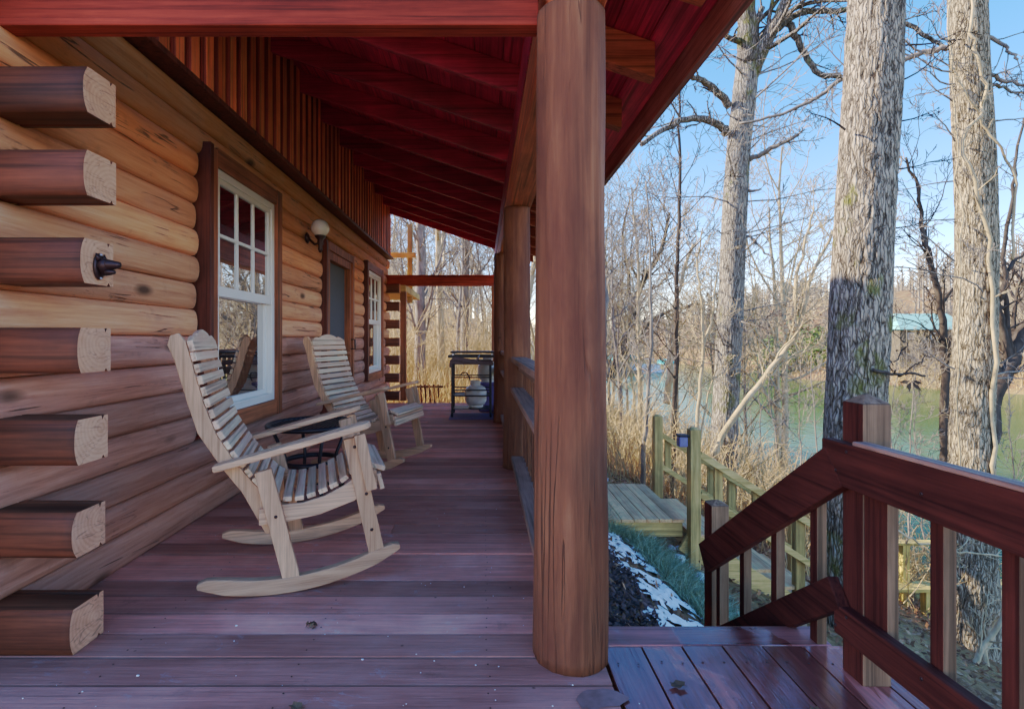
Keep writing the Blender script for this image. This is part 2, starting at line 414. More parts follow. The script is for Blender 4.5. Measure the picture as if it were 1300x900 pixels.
def water_mat():
    w = NT('green_lake_water')
    n = w.noise(w.coords((1.1, .5, 1)), 1.5, 4, .6)
    w.col(w.ramp(w.noise(w.coords((.06, .06, .06)), 1, 3), [(.3, (.050, .088, .024)), (.7, (.075, .120, .036))]))
    w.b.inputs['Specular IOR Level'].default_value = .3; w.set(Roughness=.10); w.b.inputs['IOR'].default_value = 1.08; w.bump(n, .3, .06); return w.m
M['water'] = water_mat()
M['teal_roof'] = plain('teal_metal_roof', (.30, .55, .45), .45, 0, .06, 1)
M['teal_tarp'] = plain('teal_canopy', (.10, .50, .48), .5, 0, .1, 2)
M['house_wall'] = wood('far_house_boards', (.12, .085, .055), (.22, .165, .11), 'x', .8, .2, .2, gain=(1, 1, .9))
M['white_boat'] = plain('white_hull', (.75, .76, .78), .3, 0, .05, 2)
M['red_paint'] = plain('red_paint', (.45, .05, .06), .5, 0, .1, 3)
M['solar_blue'] = plain('blue_grey_plastic', (.16, .16, .32), .4, 0, .2, 20)

# ------------------------------------------------------------------ the setting
SHORE = 10.6
def far_shore(y):
    if y > 81: return 48 + .05*(y-81)
    return 60-.5*(y-57) if y > 57 else 60+.2*(57-y)
def sst(a, b, x):
    t = min(1, max(0, (x-a)/(b-a))); return t*t*(3-2*t)
def gz(x, y):
    n = .10*noise.noise(V((x*.35, y*.35, 0))) + .5*noise.noise(V((x*.03, y*.03, 5)))*sst(12, 40, math.hypot(x, y))
    s = SHORE + .6*noise.noise(V((y*.12, 0, 3)))
    fs = far_shore(y) + 1.0*noise.noise(V((y*.1, 9, 3)))
    if x < s:
        xx = max(0, x-.35)
        z = -.55 - .423*xx + max(0, y-11)*.035*sst(4.5, -1, x) + max(0, -x-4)*.05*sst(9, 13, y)
        z = max(z, -5.9) + n
        hill = sst(45, 130, y)*sst(14, -30, x)*9
        return z + hill
    d = x-fs
    if d < 0: return max(-5.9, -4.9-.45*min(x-s, -d))
    z = -5.0 + .42*min(d, 4) + .05*max(0, d-4) + n
    return z + sst(8, 90, d)*13 + sst(60, 200, y)*4
def grid_axis(segs):
    out = []
    for a, b, st in segs:
        k = a
        while k < b-1e-6: out.append(k); k += st
    out.append(segs[-1][1]); return out
xs = grid_axis([(-260, -60, 20), (-60, -12, 4), (-12, 14, .4), (14, 40, 1), (40, 72, 1.5), (72, 110, 4), (110, 420, 20)])
ys = grid_axis([(-120, -20, 10), (-20, 0, 2), (0, 18, .4), (18, 50, 1.2), (50, 98, 2), (98, 130, 4), (130, 520, 26)])
g = MB(); g.smooth = True
nx = len(xs)
for y in ys:
    for x in xs: g.v.append((x, y, gz(x, y)))
for j in range(len(ys)-1):
    for i in range(nx-1):
        a = j*nx+i; g.face((a, a+1, a+nx+1, a+nx))
tag(g.build('ground', M['ground']), kind='structure')
lk = MB(); b = lk.add([(9, -120, -5), (420, -120, -5), (420, 520, -5), (9, 520, -5)]); lk.face((b, b+1, b+2, b+3))
tag(lk.build('lake', M['water']), kind='structure')

# ------------------------------------------------------------------ log cabin
XW = -1.70; Y0, Y1 = 1.765, 9.25; COURSE = .16; NC = 16
cabin = thing('log_cabin', 'log cabin with reddish stained log wall, covered porch and crimson roof underside', 'cabin')
openings = [(3.10, 4.31, .50, 2.30), (5.50, 6.68, -.1, 2.20), (7.45, 8.70, .48, 2.26)]
lw = MB()
def add_log(y0, y1, zc, crest, rnd_ends):
    lw.tint = random.random(); lw.stain = 0 if zc < 1.11 else .2 + .8*(zc-1.11)/1.4  # low courses take the painted shade, higher ones the painted warm light
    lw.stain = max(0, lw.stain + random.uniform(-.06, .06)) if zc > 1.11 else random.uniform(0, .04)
    lw_off = random.uniform(-.010, .008)
    seed = random.uniform(0, 100); n = max(6, int((y1-y0)/.13)); S = 9
    ysl = [y0+(y1-y0)*i/n for i in range(n+1)]
    if rnd_ends[0]: ysl[1:1] = [y0+.012, y0+.035]
    if rnd_ends[1]: ysl[-1:-1] = [y1-.035, y1-.012]
    rows = []
    for y in ysl:
        k = 1.0
        if rnd_ends[0]: k *= min(1, .55 + .45*math.sqrt(min(1, (y-y0)/.05)))
        if rnd_ends[1]: k *= min(1, .55 + .45*math.sqrt(min(1, (y1-y)/.05)))
        w = lw_off + .013*noise.noise(V((y*.55, seed, 0))) + .003*noise.noise(V((y*4, seed, 3)))
        dz = .004*noise.noise(V((y*.7, seed, 8)))
        ring = [(-1.92, y, zc+COURSE/2)]
        for q in range(S+1):
            a = math.pi*(.5-q/S)
            ring.append((crest - .058 + (.058+w)*(max(0, math.cos(a))**.60)*k - (1-k)*.02, y, zc+dz + COURSE*.4985*math.sin(a)*(1-.12*(1-k))))
        ring.append((-1.92, y, zc-COURSE/2))
        rows.append(lw.add(ring))
    m = S+3
    for i in range(len(rows)-1):
        for q in range(m-1):
            lw.face((rows[i]+q, rows[i]+q+1, rows[i+1]+q+1, rows[i+1]+q), 0, 1 <= q <= S)
    lw.face([rows[0]+q for q in range(m)], 0, False); lw.face([rows[-1]+q for q in range(m)][::-1], 0, False)
for c in range(NC):
    zc = .08 + c*COURSE
    ext = .22 if c % 2 else .05
    cuts = sorted((a, b) for a, b, z0, z1 in openings if z0 < zc < z1)
    segs = []; y = Y0-ext; first = True
    for a, b in cuts: segs.append((y, a, not first, True)); y = b; first = False
    segs.append((y, Y1+ext, not first, False))
    for a, b, e0, e1 in segs: add_log(a, b, zc, XW + random.uniform(-.004, .006), (e0, e1))
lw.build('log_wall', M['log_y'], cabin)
# chinking sheet behind the seams
ch = MB(); 
for a, b in ((1.6, 3.10), (4.31, 5.50), (6.68, 7.45), (8.70, 9.3)): ch.box(-1.95, -1.775, a, b, -.05, 2.56)
for (a, b, z0, z1) in openings:
    ch.box(-1.95, -1.775, a+.001, b-.001, z1, 2.56)
    if z0 > 0: ch.box(-1.95, -1.775, a+.001, b-.001, -.05, z0)
ch.build('wall_core', M['gap_and_shade'], cabin)
# cross logs, their ends stepping out past the corner
zc_list = [.082, .417, .7415, 1.062, 1.376, 1.681, 1.972]
xe_list = [-1.422, -1.415, -1.405, -1.395, -1.385, -1.375, -1.375]
def cross_log(zc, xe, y0, th, hh, x0, far=False):
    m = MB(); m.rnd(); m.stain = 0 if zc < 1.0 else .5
    rr = random.Random(int(zc*1000))
    h = hh/2; b_ = th*rr.uniform(.09, .15); seed = zc*7
    prof = []
    for q in range(9):
        a = -1+2*q/8
        prof.append((b_*(1-math.cos(math.pi/2*(1-abs(a))**.7))*0 + b_*(abs(a)**2.5), h*a))
    nt = .012
    prof += [(th*.80, h), (th*.83, h-nt*1.3), (th*.88, h), (th, h), (th, -h), (th*.90, -h), (th*.85, -h+nt), (th*.80, -h)]
    n = 26; rows = []
    for i in range(n+1):
        x = xe+(x0-xe)*(i/n)**1.5
        w = .003*noise.noise(V((x*2, seed, 0)))
        rows.append(m.add([(x, y0+p+w, zc+z+w*.5) for p, z in prof]))
    k = len(prof)
    for i in range(n):
        for q in range(k):
            j = (q+1) % k
            m.face((rows[i]+q, rows[i]+j, rows[i+1]+j, rows[i+1]+q), 0, q < 8)
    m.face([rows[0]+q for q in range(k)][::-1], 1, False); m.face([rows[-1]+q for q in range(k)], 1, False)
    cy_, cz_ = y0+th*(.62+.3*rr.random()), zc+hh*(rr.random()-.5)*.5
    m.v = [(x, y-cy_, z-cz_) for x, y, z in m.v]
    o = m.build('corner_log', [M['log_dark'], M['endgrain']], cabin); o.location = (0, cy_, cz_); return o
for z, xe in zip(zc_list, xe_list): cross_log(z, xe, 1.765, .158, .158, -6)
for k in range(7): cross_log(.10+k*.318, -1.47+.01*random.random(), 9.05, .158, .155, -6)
# the rest of the gable wall between the passing logs (out past the left edge)
fw = MB()
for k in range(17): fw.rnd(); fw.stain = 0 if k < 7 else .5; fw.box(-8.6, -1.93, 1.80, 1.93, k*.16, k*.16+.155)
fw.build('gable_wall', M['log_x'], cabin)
bw = MB(); bw.box(-8.6, -1.95, 9.06, 9.19, -.05, 2.7); bw.build('rear_wall', M['log_x'], cabin)

# windows ---------------------------------------------------------------
def window(y0, y1, z0, z1, tl=.028):
    """glazed frame from y0..y1, z0..z1; trim buck outside it"""
    XF = XW+.035
    b = .10
    for bx_, nm, mt in (((-1.90, XF, y0-b, y0-b+.045, z0-.10, z1+.12), 'window_trim_shaded_edge', 'trim_dark'), ((-1.90, XF-.004, y0-b+.0455, y0-.001, z0-.10, z1+.10), 'window_trim', 'trim'),
                        ((-1.90, XF, y1+.001, y1+b, z0-.12, z1+.12), 'window_trim', 'trim'), ((-1.90, XF-.006, y0-.0005, y1+.0005, z1+.001, z1+.118), 'window_head', 'trim_y'), ((-1.90, XF-.004, y0-.0005, y1+.0005, z0-.115, z0-.001), 'window_sill', 'trim_y')):
        f = MB(); f.rnd(); f.box(*bx_); f.build(nm, M[mt], cabin, .004)
    w = MB(); X0, X1 = -1.80, XF-.025; t = .05
    w.box(X0, X1, y0, y0+t, z0, z1); w.box(X0, X1, y1-t, y1, z0, z1)
    w.box(X0, X1, y0+t, y1-t, z1-t, z1); w.box(X0, X1, y0+t, y1-t, z0, z0+.04)
    w.box(X0, X1+.012, y0+t, y1-t, z0+.04, z0+.055)
    fr = w.build('window', M['white'], cabin, .004)
    zm = (z0+z1)/2+.01
    s = MB(); XA = X1-.035; XB = X1-.012; st = .035
    ya, yb = y0+t+.0005, y1-t-.0005
    s.box(XA, XB, ya, ya+st, zm, z1-t-.0005); s.box(XA, XB, yb-st, yb, zm, z1-t-.0005)
    s.box(XA, XB, ya+st, yb-st, z1-t-st, z1-t-.0005); s.box(XA-.002, XB+.006, ya+.001, yb-.001, zm-.035, zm+.03)
    for i in (1, 2):
        yy = ya+st+(yb-ya-2*st)*i/3; s.box(XA+.004, XB-.004, yy-.011, yy+.011, zm+.03, z1-t-st)
    zz = (zm+.03+z1-t-st)/2; s.box(XA+.0055, XB-.0025, ya+st, yb-st, zz-.011, zz+.011)
    s.build('upper_sash', M['white'], fr, .002)
    s = MB(); XA -= .03; XB -= .03
    s.box(XA, XB, ya, ya+st, z0+.055, zm-.036); s.box(XA, XB, yb-st, yb, z0+.055, zm-.036)
    s.box(XA, XB, ya+st, yb-st, z0+.055, z0+.055+st)
    s.build('lower_sash', M['white'], fr, .002)
    p = MB(); p.box(X1-.030, X1-.027, ya+st-.004, yb-st+.004, zm+.02, z1-t-st+.004); p.build('pane', M['glass'], fr)
    p = MB(); p.box(X1-.062, X1-.059, ya+st-.004, yb-st+.004, z0+.06, zm-.03); p.build('pane', M['glass'], fr)
window(3.24, 4.17, .615, 2.195)
window(7.57, 8.57, .59, 2.14)
# door ------------------------------------------------------------------
d = MB(); XF = XW+.035
d.rnd(); d.box(-1.9, XF, 5.50, 5.545, 0, 2.18, 1); d.rnd(); d.box(-1.9, XF-.004, 5.5455, 5.60, 0, 2.16)
d.rnd(); d.box(-1.9, XF, 6.61, 6.68, 0, 2.18); d.rnd(); d.box(-1.9, XF-.003, 5.6005, 6.6095, 2.085, 2.178)
d.build('door_trim', [M['trim'], M['trim_dark']], cabin, .004)
dr = MB(); dr.rnd(); dr.box(-1.79, XF-.02, 5.602, 5.68, .01, 2.083); dr.rnd(); dr.box(-1.79, XF-.02, 6.53, 6.608, .01, 2.083)
dr.rnd(); dr.box(-1.789, XF-.021, 5.6805, 6.5295, 1.99, 2.082); dr.rnd(); dr.box(-1.789, XF-.021, 5.6805, 6.5295, .01, .16)
for z in (.785, .933): dr.rnd(); dr.box(-1.787, XF-.018, 5.6805, 6.5295, z-.018, z+.018)
dd = dr.build('screen_door', [M['trim']], cabin, .003)
sc = MB(); sc.box(-1.76, -1.755, 5.68, 6.53, .15, 2.0); sc.build('screen_panel', M['screen'], dd)
hd = MB(); hd.tube([(-1.68, 6.57, .98), (-1.63, 6.57, .98), (-1.63, 6.57, 1.10), (-1.68, 6.57, 1.10)], .009, 8); hd.build('handle', M['black_metal'], dd)

# ledge, board and batten, roof ------------------------------------------
SL = .337; RB = 3.40            # rafter underside at the wall, falling with slope SL
def rz(x, up=0): return RB - SL*(x-XW) + up
EY0, EY1 = 1.42, 9.65
t = MB(); t.rnd(); t.box(-1.92, -1.625, 1.5, 9.42, 2.565, 2.60); t.build('siding_ledge', M['trim_dark'], cabin, .004)
s = MB(); s.box(-1.92, -1.715, 1.55, 9.40, 2.601, 3.62); s.build('siding_board', M['gap_and_shade'], cabin)
s = MB(); y = 1.6
while y < 9.38:
    s.rnd(); w = .088+random.uniform(-.004, .004); s.box(-1.7145, -1.682+random.uniform(-.003, .003), y, y+w, 2.6015, 3.58); s.m[-4] = 1; y += .152  # near side of each batten darkened: its shade is put into the colour
s.build('batten', [M['batten'], M['gap_and_shade']], cabin, .002)
# roof boards (run along y), seen from below
r = MB(); x = XW-.06; tk = .03
while x < 1.08:
    r.rnd(); x2 = min(x+.19, 1.085)
    def pr(xx, up): return rz(xx, .19+up)
    b = r.add([(x, EY0, pr(x,0)), (x2-.005, EY0, pr(x2-.005,0)), (x2-.005, EY1, pr(x2-.005,0)), (x, EY1, pr(x,0)),
               (x, EY0, pr(x,tk)), (x2-.005, EY0, pr(x2-.005,tk)), (x2-.005, EY1, pr(x2-.005,tk)), (x, EY1, pr(x,tk))])
    for q in ((3,2,1,0),(4,5,6,7),(0,1,5,4),(1,2,6,5),(2,3,7,6),(3,0,4,7)): r.face([b+i for i in q])
    x = x2
r.build('porch_roof_boards', M['roof_under'], cabin)
r = MB(); b = r.add([(XW-.1, EY0-.03, rz(XW-.1,.225)), (1.14, EY0-.03, rz(1.14,.225)), (1.14, EY1+.03, rz(1.14,.225)), (XW-.1, EY1+.03, rz(XW-.1,.225)),
                     (XW-.1, EY0-.03, rz(XW-.1,.255)), (1.14, EY0-.03, rz(1.14,.255)), (1.14, EY1+.03, rz(1.14,.255)), (XW-.1, EY1+.03, rz(XW-.1,.255))])
for q in ((3,2,1,0),(4,5,6,7),(0,1,5,4),(1,2,6,5),(2,3,7,6),(3,0,4,7)): r.face([b+i for i in q])
r.build('porch_roof', M['fascia'], cabin)
yr = 1.46
k = 0
while yr < 9.6:
    m = MB(); m.rnd(); xe = .92; hh = .185
    b = m.add([(XW-.1, yr, rz(XW-.1)), (xe, yr, rz(xe)), (xe, yr, rz(xe, hh)), (XW-.1, yr, rz(XW-.1, hh)),
               (XW-.1, yr+.04, rz(XW-.1)), (xe, yr+.04, rz(xe)), (xe, yr+.04, rz(xe, hh)), (XW-.1, yr+.04, rz(XW-.1, hh))])
    for q in ((0,1,2,3),(7,6,5,4),(0,4,5,1),(1,5,6,2),(2,6,7,3),(3,7,4,0)): m.face([b+i for i in q])
    m.build('rafter', M['rafter'], cabin, .003)
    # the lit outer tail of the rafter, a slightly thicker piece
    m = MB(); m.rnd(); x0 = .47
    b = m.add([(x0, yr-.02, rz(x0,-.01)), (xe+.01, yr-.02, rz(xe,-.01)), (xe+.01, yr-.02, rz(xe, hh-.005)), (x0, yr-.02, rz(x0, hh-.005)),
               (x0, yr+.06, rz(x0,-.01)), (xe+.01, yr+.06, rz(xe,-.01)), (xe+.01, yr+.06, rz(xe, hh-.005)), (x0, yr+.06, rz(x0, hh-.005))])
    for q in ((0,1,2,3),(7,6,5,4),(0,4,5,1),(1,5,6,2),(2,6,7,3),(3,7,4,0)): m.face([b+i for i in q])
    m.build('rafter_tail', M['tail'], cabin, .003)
    yr += .655; k += 1
f = MB(); f.rnd(); f.box(1.087, 1.125, EY0-.02, EY1+.02, 2.50, 2.70); f.build('fascia_board', M['fascia'], cabin, .003)
p = MB(); p.rnd(); p.box(.235, .42, 1.70, 9.3, 2.232, 2.50); p.build('plate_beam', M['beam_y'], cabin, .006)
p = MB(); p.rnd(); p.box(.228, .30, 1.70, 9.3, 2.501, rz(.30)-.002); p.build('plate_board', M['rafter'], cabin, .004)
p = MB(); p.rnd(); p.box(XW-.06, .20, 1.81, 1.87, 2.232, 2.55); p.rnd(); p.box(XW-.06, .20, 1.80, 1.875, 2.205, 2.2315); p.build('tie_beam', M['beam'], cabin, .004)
p = MB(); p.rnd(); p.box(XW-.06, .22, 9.2, 9.33, 2.07, 2.26); p.build('tie_beam', M['beam'], cabin, .004)
# main roof above (mostly out of frame; it throws the cabin's shadow)
RX, RZ_ = -5.2, 7.75
def roofslab(xa, za, xb, zb, y0, y1, t):
    m = MB(); b = m.add([(xa, y0, za), (xb, y0, zb), (xb, y1, zb), (xa, y1, za), (xa, y0, za+t), (xb, y0, zb+t), (xb, y1, zb+t), (xa, y1, za+t)])
    for q in ((3,2,1,0),(4,5,6,7),(0,1,5,4),(1,2,6,5),(2,3,7,6),(3,0,4,7)): m.face([b+i for i in q])
    return m
roofslab(XW-.1, 3.66, RX, RZ_, EY0-.02, EY1, .12).build('main_roof', M['fascia'], cabin)
roofslab(RX-.001, RZ_, -8.9, 3.5, EY0-.02, EY1, .12).build('main_roof', M['fascia'], cabin)
for yy in (1.82, 9.1):
    m = MB(); m.prism([(-1.96, 2.72), (-1.96, 3.72), (RX, RZ_-.05), (-8.6, 3.8), (-8.6, 2.72)], lambda a, b, h: (a, h, b), yy, yy+.08)
    m.build('gable_siding', M['batten'], cabin)

# porch floor -------------------------------------------------------------
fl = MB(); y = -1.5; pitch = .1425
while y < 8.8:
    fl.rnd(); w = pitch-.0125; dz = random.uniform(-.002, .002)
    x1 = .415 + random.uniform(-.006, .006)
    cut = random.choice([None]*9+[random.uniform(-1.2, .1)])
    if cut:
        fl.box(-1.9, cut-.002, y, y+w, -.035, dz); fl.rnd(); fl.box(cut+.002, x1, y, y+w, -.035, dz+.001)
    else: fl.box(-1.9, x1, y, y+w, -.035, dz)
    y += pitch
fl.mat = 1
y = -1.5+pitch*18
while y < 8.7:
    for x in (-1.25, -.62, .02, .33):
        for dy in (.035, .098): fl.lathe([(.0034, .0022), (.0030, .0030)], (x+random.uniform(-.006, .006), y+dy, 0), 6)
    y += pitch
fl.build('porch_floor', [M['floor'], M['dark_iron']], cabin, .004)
sk = MB(); sk.rnd(); sk.box(.36, .40, 2.0, 8.75, -.30, -.037); sk.rnd(); sk.box(-1.9, .40, 8.70, 8.74, -.30, -.037)
for yy in (2.4, 4.5, 6.6, 8.6): sk.rnd(); sk.box(.22, .355, yy, yy+.14, -1.6, -.037)
sk.build('floor_joist', M['railred'], cabin, .004)
sb = MB(); sb.box(-1.88, .3, -1.5, 8.69, -.20, -.06); sb.build('floor_frame', M['gap_and_shade'], cabin)
dm = MB(); dm.smooth = True; n_ = 28
b_ = dm.add([(.36+(.075+.028*noise.noise(V((math.cos(a)*1.6, math.sin(a)*1.6, 4))))*math.cos(a)+.02*math.sin(a), 1.565+(.046+.02*noise.noise(V((math.cos(a)*2, math.sin(a)*2, 9))))*math.sin(a), .0038) for a in [2*math.pi*q/n_ for q in range(n_)]]+[(.36, 1.565, .0042)])
for q in range(n_): dm.face((b_+q, b_+(q+1) % n_, b_+n_))
dm.build('damp_patch', M['damp'], cabin)
# round log posts
def porch_post(x, y, r, z1, seed):
    m = MB(); m.rnd(); sides = 40; rows = 60; base = []
    for i in range(rows+1):
        z = z1*i/rows; ring = []
        rr = r*(1.06-.10*i/rows) + .004*noise.noise(V((z*1.3, seed, 0)))
        ox = .006*noise.noise(V((z*.8, seed, 5)))
        for q in range(sides):
            a = 2*math.pi*q/sides
            w = .005*noise.noise(V((math.cos(a)*3, math.sin(a)*3, z*1.6+seed))) + .002*noise.noise(V((math.cos(a)*14, math.sin(a)*14, z*.8+seed)))
            ring.append((x+ox+(rr+w)*math.cos(a), y+(rr+w)*math.sin(a), z))
        base.append(m.add(ring))
    for i in range(rows):
        for q in range(sides):
            j = (q+1) % sides; m.face((base[i]+q, base[i]+j, base[i+1]+j, base[i+1]+q), 0, True)
    m.face([base[-1]+q for q in range(sides)]); m.face([base[0]+q for q in range(sides)][::-1])
    m.build('porch_post', M['post'], cabin)
PY = [1.80, 4.42, 6.80, 9.0]
porch_post(.31, PY[0], .122, 2.231, 1.0)
porch_post(.302, PY[1], .116, 2.231, 4.0)
porch_post(.275, PY[2], .118, 2.231, 8.0)
m = MB(); m.rnd(); m.box(.17, .30, 9.16, 9.20, 0, 2.06); m.rnd(); m.box(-1.475, -1.37, 9.215, 9.30, 0, 2.065); m.build('end_board', M['trim'], cabin, .004)

# porch railings, bay by bay ------------------------------------------------
def porch_rail(y0, y1, label):
    o = thing('porch_railing', label, 'railing', (.31, y0, 0), 0, 'railings between the porch posts')
    L = y1-y0
    for z, w in ((.915, .13), (.66, .12), (.085, .13)):
        m = MB(); m.rnd(); m.box(-.07, -.07+w, .001, L-.001, z, z+.038); m.rnd(); m.box(-.005, .03, .002, L-.002, z-.072, z-.001); m.build('rail', [M['railcap']], o, .004)
    n = int(L/.135)
    for i in range(n):
        m = MB(); m.rnd(); yy = .06+(L-.12)*i/(n-1); m.box(.0315, .066, yy-.018, yy+.018, -.02, .912); m.build('baluster', M['post'], o, .003)
porch_rail(PY[0]+.13, PY[1]-.122, 'near bay of porch railing with flat caps, behind the big round post')
porch_rail(PY[1]+.122, PY[2]-.122, 'middle bay of porch railing past the second round post')
porch_rail(PY[2]+.122, 8.7, 'farthest bay of porch railing beside the grill')

# ------------------------------------------------------------------ entry deck and its stair
deck = thing('entry_deck', 'wet reddish entry deck with lengthwise boards and a stair going down', 'deck', (.43, 0, 0))
m = MB(); x = .0
while x < .96:
    m.rnd(); m.box(x, x+.138, -1.4, 1.838, -.036, random.uniform(-.002, .002)); x += .1445
m.mat = 1; x = .0
while x < .96:
    for y_ in (1.74, 1.30, .86):
        for dx in (.035, .103): m.lathe([(.0042, .0022), (.0036, .0032)], (x+dx+random.uniform(-.004, .004), y_+random.uniform(-.008, .008), 0), 7)
    x += .1445
m.build('deck_boards', [M['deck'], M['dark_iron']], deck, .005)
m = MB(); m.rnd(); m.box(0, .83, 1.8405, 1.965, -.037, .003); m.build('nosing', M['nosing'], deck, .005)
m = MB(); m.rnd(); m.box(0, 1.0, 1.70, 1.74, -.28, -.04); m.rnd(); m.box(.96, 1.0, -1.4, 1.698, -.28, -.04); m.rnd(); m.box(0, .04, -1.4, 1.69, -.28, -.04); m.build('rim_joist', M['railred'], deck, .003)
m = MB(); m.box(.05, .95, -1.4, 1.69, -.2, -.06); m.build('deck_frame', M['gap_and_shade'], deck)
for i in range(4):
    m = MB(); m.rnd(); y = 1.99+.245*i; z = -.19*(i+1); m.box(.03, .80, y, y+.27, z-.037, z); m.build('stair_tread', M['nosing'], deck, .005)
for x in (.03, .76):
    m = MB(); m.bar((x, 1.90, -.16), (x, 2.98, -.98), .04, .24); m.build('stringer', M['railred'], deck, .003)
for x, y in ((.08, 1.55), (.86, 1.55), (.86, -.6)):
    m = MB(); m.box(x, x+.09, y, y+.09, gz(x+.43, y)-.2, -.041); m.build('deck_post', M['railred_z'], deck, .004)

RXI = 1.206
rail = thing('deck_railing', 'dark burgundy deck railing with pointed newel post and sloping stair rail', 'railing', (RXI, 1.66, 0))
def R(x): return x-RXI
def newel(y0, y1, z0, z1, peak, nm):
    m = MB(); m.rnd(); m.box(0, .092, y0-1.66, y1-1.66, z0, z1, 0)
    b = m.add([(0, y0-1.66, z1+.0005), (.092, y0-1.66, z1+.0005), (.092, y1-1.66, z1+.0005), (0, y1-1.66, z1+.0005), (.046, (y0+y1)/2-1.66, z1+peak)])
    for q in ((0,1,4),(1,2,4),(2,3,4),(3,0,4)): m.face([b+i for i in q], 1)
    for i, ff in enumerate(m.f):   # face towards the porch front in lighter tan: skylight painted in
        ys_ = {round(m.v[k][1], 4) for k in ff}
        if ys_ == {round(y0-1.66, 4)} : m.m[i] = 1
    return m.build(nm, [M['railred_z'], M['litface']], rail, .004)
newel(1.622, 1.714, 0, .895, .032, 'newel_post')
newel(2.69, 2.78, -1.05, .225, .022, 'newel_post')
newel(1.03, 1.118, -.3, .615, .005, 'newel_post')
def railbar(p0, p1, w, t, nm, cap=True):
    m = MB(); m.rnd(); m.bar(p0, p1, w, t); o = m.build(nm, M['railred'], rail, .004)
    return o
def ry(y): return y-1.66
railbar((-.020, ry(-.9), .715), (-.020, ry(1.76), .693), .038, .142, 'top_rail')
m = MB(); m.rnd(); m.bar((-.018, ry(-.9), .794), (-.018, ry(1.615), .772), .044, .014); m.build('rail_cap', M['railcap'], rail, .004)
railbar((-.020, ry(-.9), .215), (-.020, ry(1.70), .18), .038, .095, 'bottom_rail')
railbar((-.021, ry(1.70), .682), (-.021, ry(2.72), -.058), .038, .142, 'stair_rail')
railbar((-.021, ry(1.70), .262), (-.021, ry(2.69), -.50), .038, .10, 'stair_rail')
for yy, zz in ((1.64, .74), (1.69, .67), (1.64, .21), (1.69, .16), (2.70, -.02), (2.75, -.09), (1.36, .69), (1.36, .20)):
    m = MB(); m.ball((-.0395, ry(yy), zz), .0055, 8, 5, (.5, 1, 1)); m.build('screw', M['dark_iron'], rail)
def bal(y0, y1, w, z0, z1):
    m = MB(); m.rnd(); m.box(.001, w, ry(y0), ry(y1), z0, z1, 0)
    m.m[2] = 1  # near side coloured as lit by the sky
    m.build('baluster', [M['railred_z'], M['litface']], rail, .002)
bal(1.525, 1.618, .036, .14, .70)
for y in (1.34, 1.15, .93, .7, .45, .2): bal(y, y+.04, .037, .14, .70)
for y in (1.845, 2.10, 2.36, 2.60):
    zt = .682-(y-1.70)*.7255
    bal(y, y+.04, .037, zt-.57 if y > 1.9 else -.03, zt+.0)

# ------------------------------------------------------------------ garden stair with landing
gst = thing('garden_stair', 'pale green treated timber landing and stair going down the slope', 'stair', (2.3, 5.7, -.9))
GX, GY, GZ = 2.3, 5.7, -.9
m = MB(); x = .85
while x < 2.22:
    m.rnd(); m.box(x-GX, x+.135-GX, 0, 1.40, -.038, random.uniform(-.002, .002)); x += .141
m.build('landing_boards', M['green_y'], gst, .004)
for ya_ in (.02, 1.34): m = MB(); m.rnd(); m.box(.85-GX, -.06, ya_, ya_+.04, -.20, -.039); m.build('rim_board', M['green_x'], gst, .003)
def gpost(x, y, z0, z1, w=.115):
    m = MB(); m.rnd(); m.box(x-w/2, x+w/2, y, y+w, z0, z1); m.lathe([(w*.5, z1), (w*.3, z1+.02), (.001, z1+.022)], (x, y+w/2, 0), 8); m.build('post', M['green_z'], gst, .006)
gpost(.04, -.10, -.95, 1.01); gpost(.16, 1.42, -.95, .93)
gpost(-.40, .15, -.75, -.201, .10); gpost(-1.2, .15, -.6, -.201, .10)
SLP = .63
def gs(x, off): return off - SLP*x
for yy in (-.06, 1.48):
    x0 = .10 if yy < 0 else .22
    for off, tt in ((.80, .055), (.36, .05)):
        m = MB(); m.rnd(); m.bar((x0, yy, gs(x0, off)), (2.2, yy, gs(2.2, off)), .045, tt*1.3); m.build('hand_rail', M['green_x'], gst, .004)
    for i in range(6):
        x = .32+.30*i + (.12 if i % 3 == 1 else 0)
        m = MB(); m.rnd(); m.box(x-.045, x+.045, yy+.024, yy+.06, gs(x, .30), gs(x, .80)); m.build('baluster', M['green_z'], gst, .003)
    for x in (1.25, 2.12):
        m = MB(); m.rnd(); m.box(x-.05, x+.05, yy+.061, yy+.15, gs(x, -1.0), gs(x, .85)); m.build('post', M['green_z'], gst, .004)
for i in range(7):
    x = .06+.30*i; z = -.19*(i+1)
    m = MB(); m.rnd(); m.box(x, x+.32, .03, 1.36, z-.04, z); m.build('stair_tread', M['green_y'], gst, .004)
for yy in (.0, 1.385):
    m = MB(); m.rnd(); m.bar((-.05, yy, -.22), (2.2, yy, gs(2.2, -.25)), .04, .26); m.build('stringer', M['green_x'], gst, .003)
pl = thing('post_light', 'small blue grey lamp box fixed to the timber post top', 'lamp', tuple(at(867, 560, 5.62)))
m = MB(); m.box(-.05, .045, -.03, .06, -.06, .05); m.build('lamp_body', M['solar_blue'], pl, .012)
m = MB(); m.box(-.058, .055, -.04, .07, .0505, .075); m.build('lamp_cap', M['black_metal'], pl, .01)
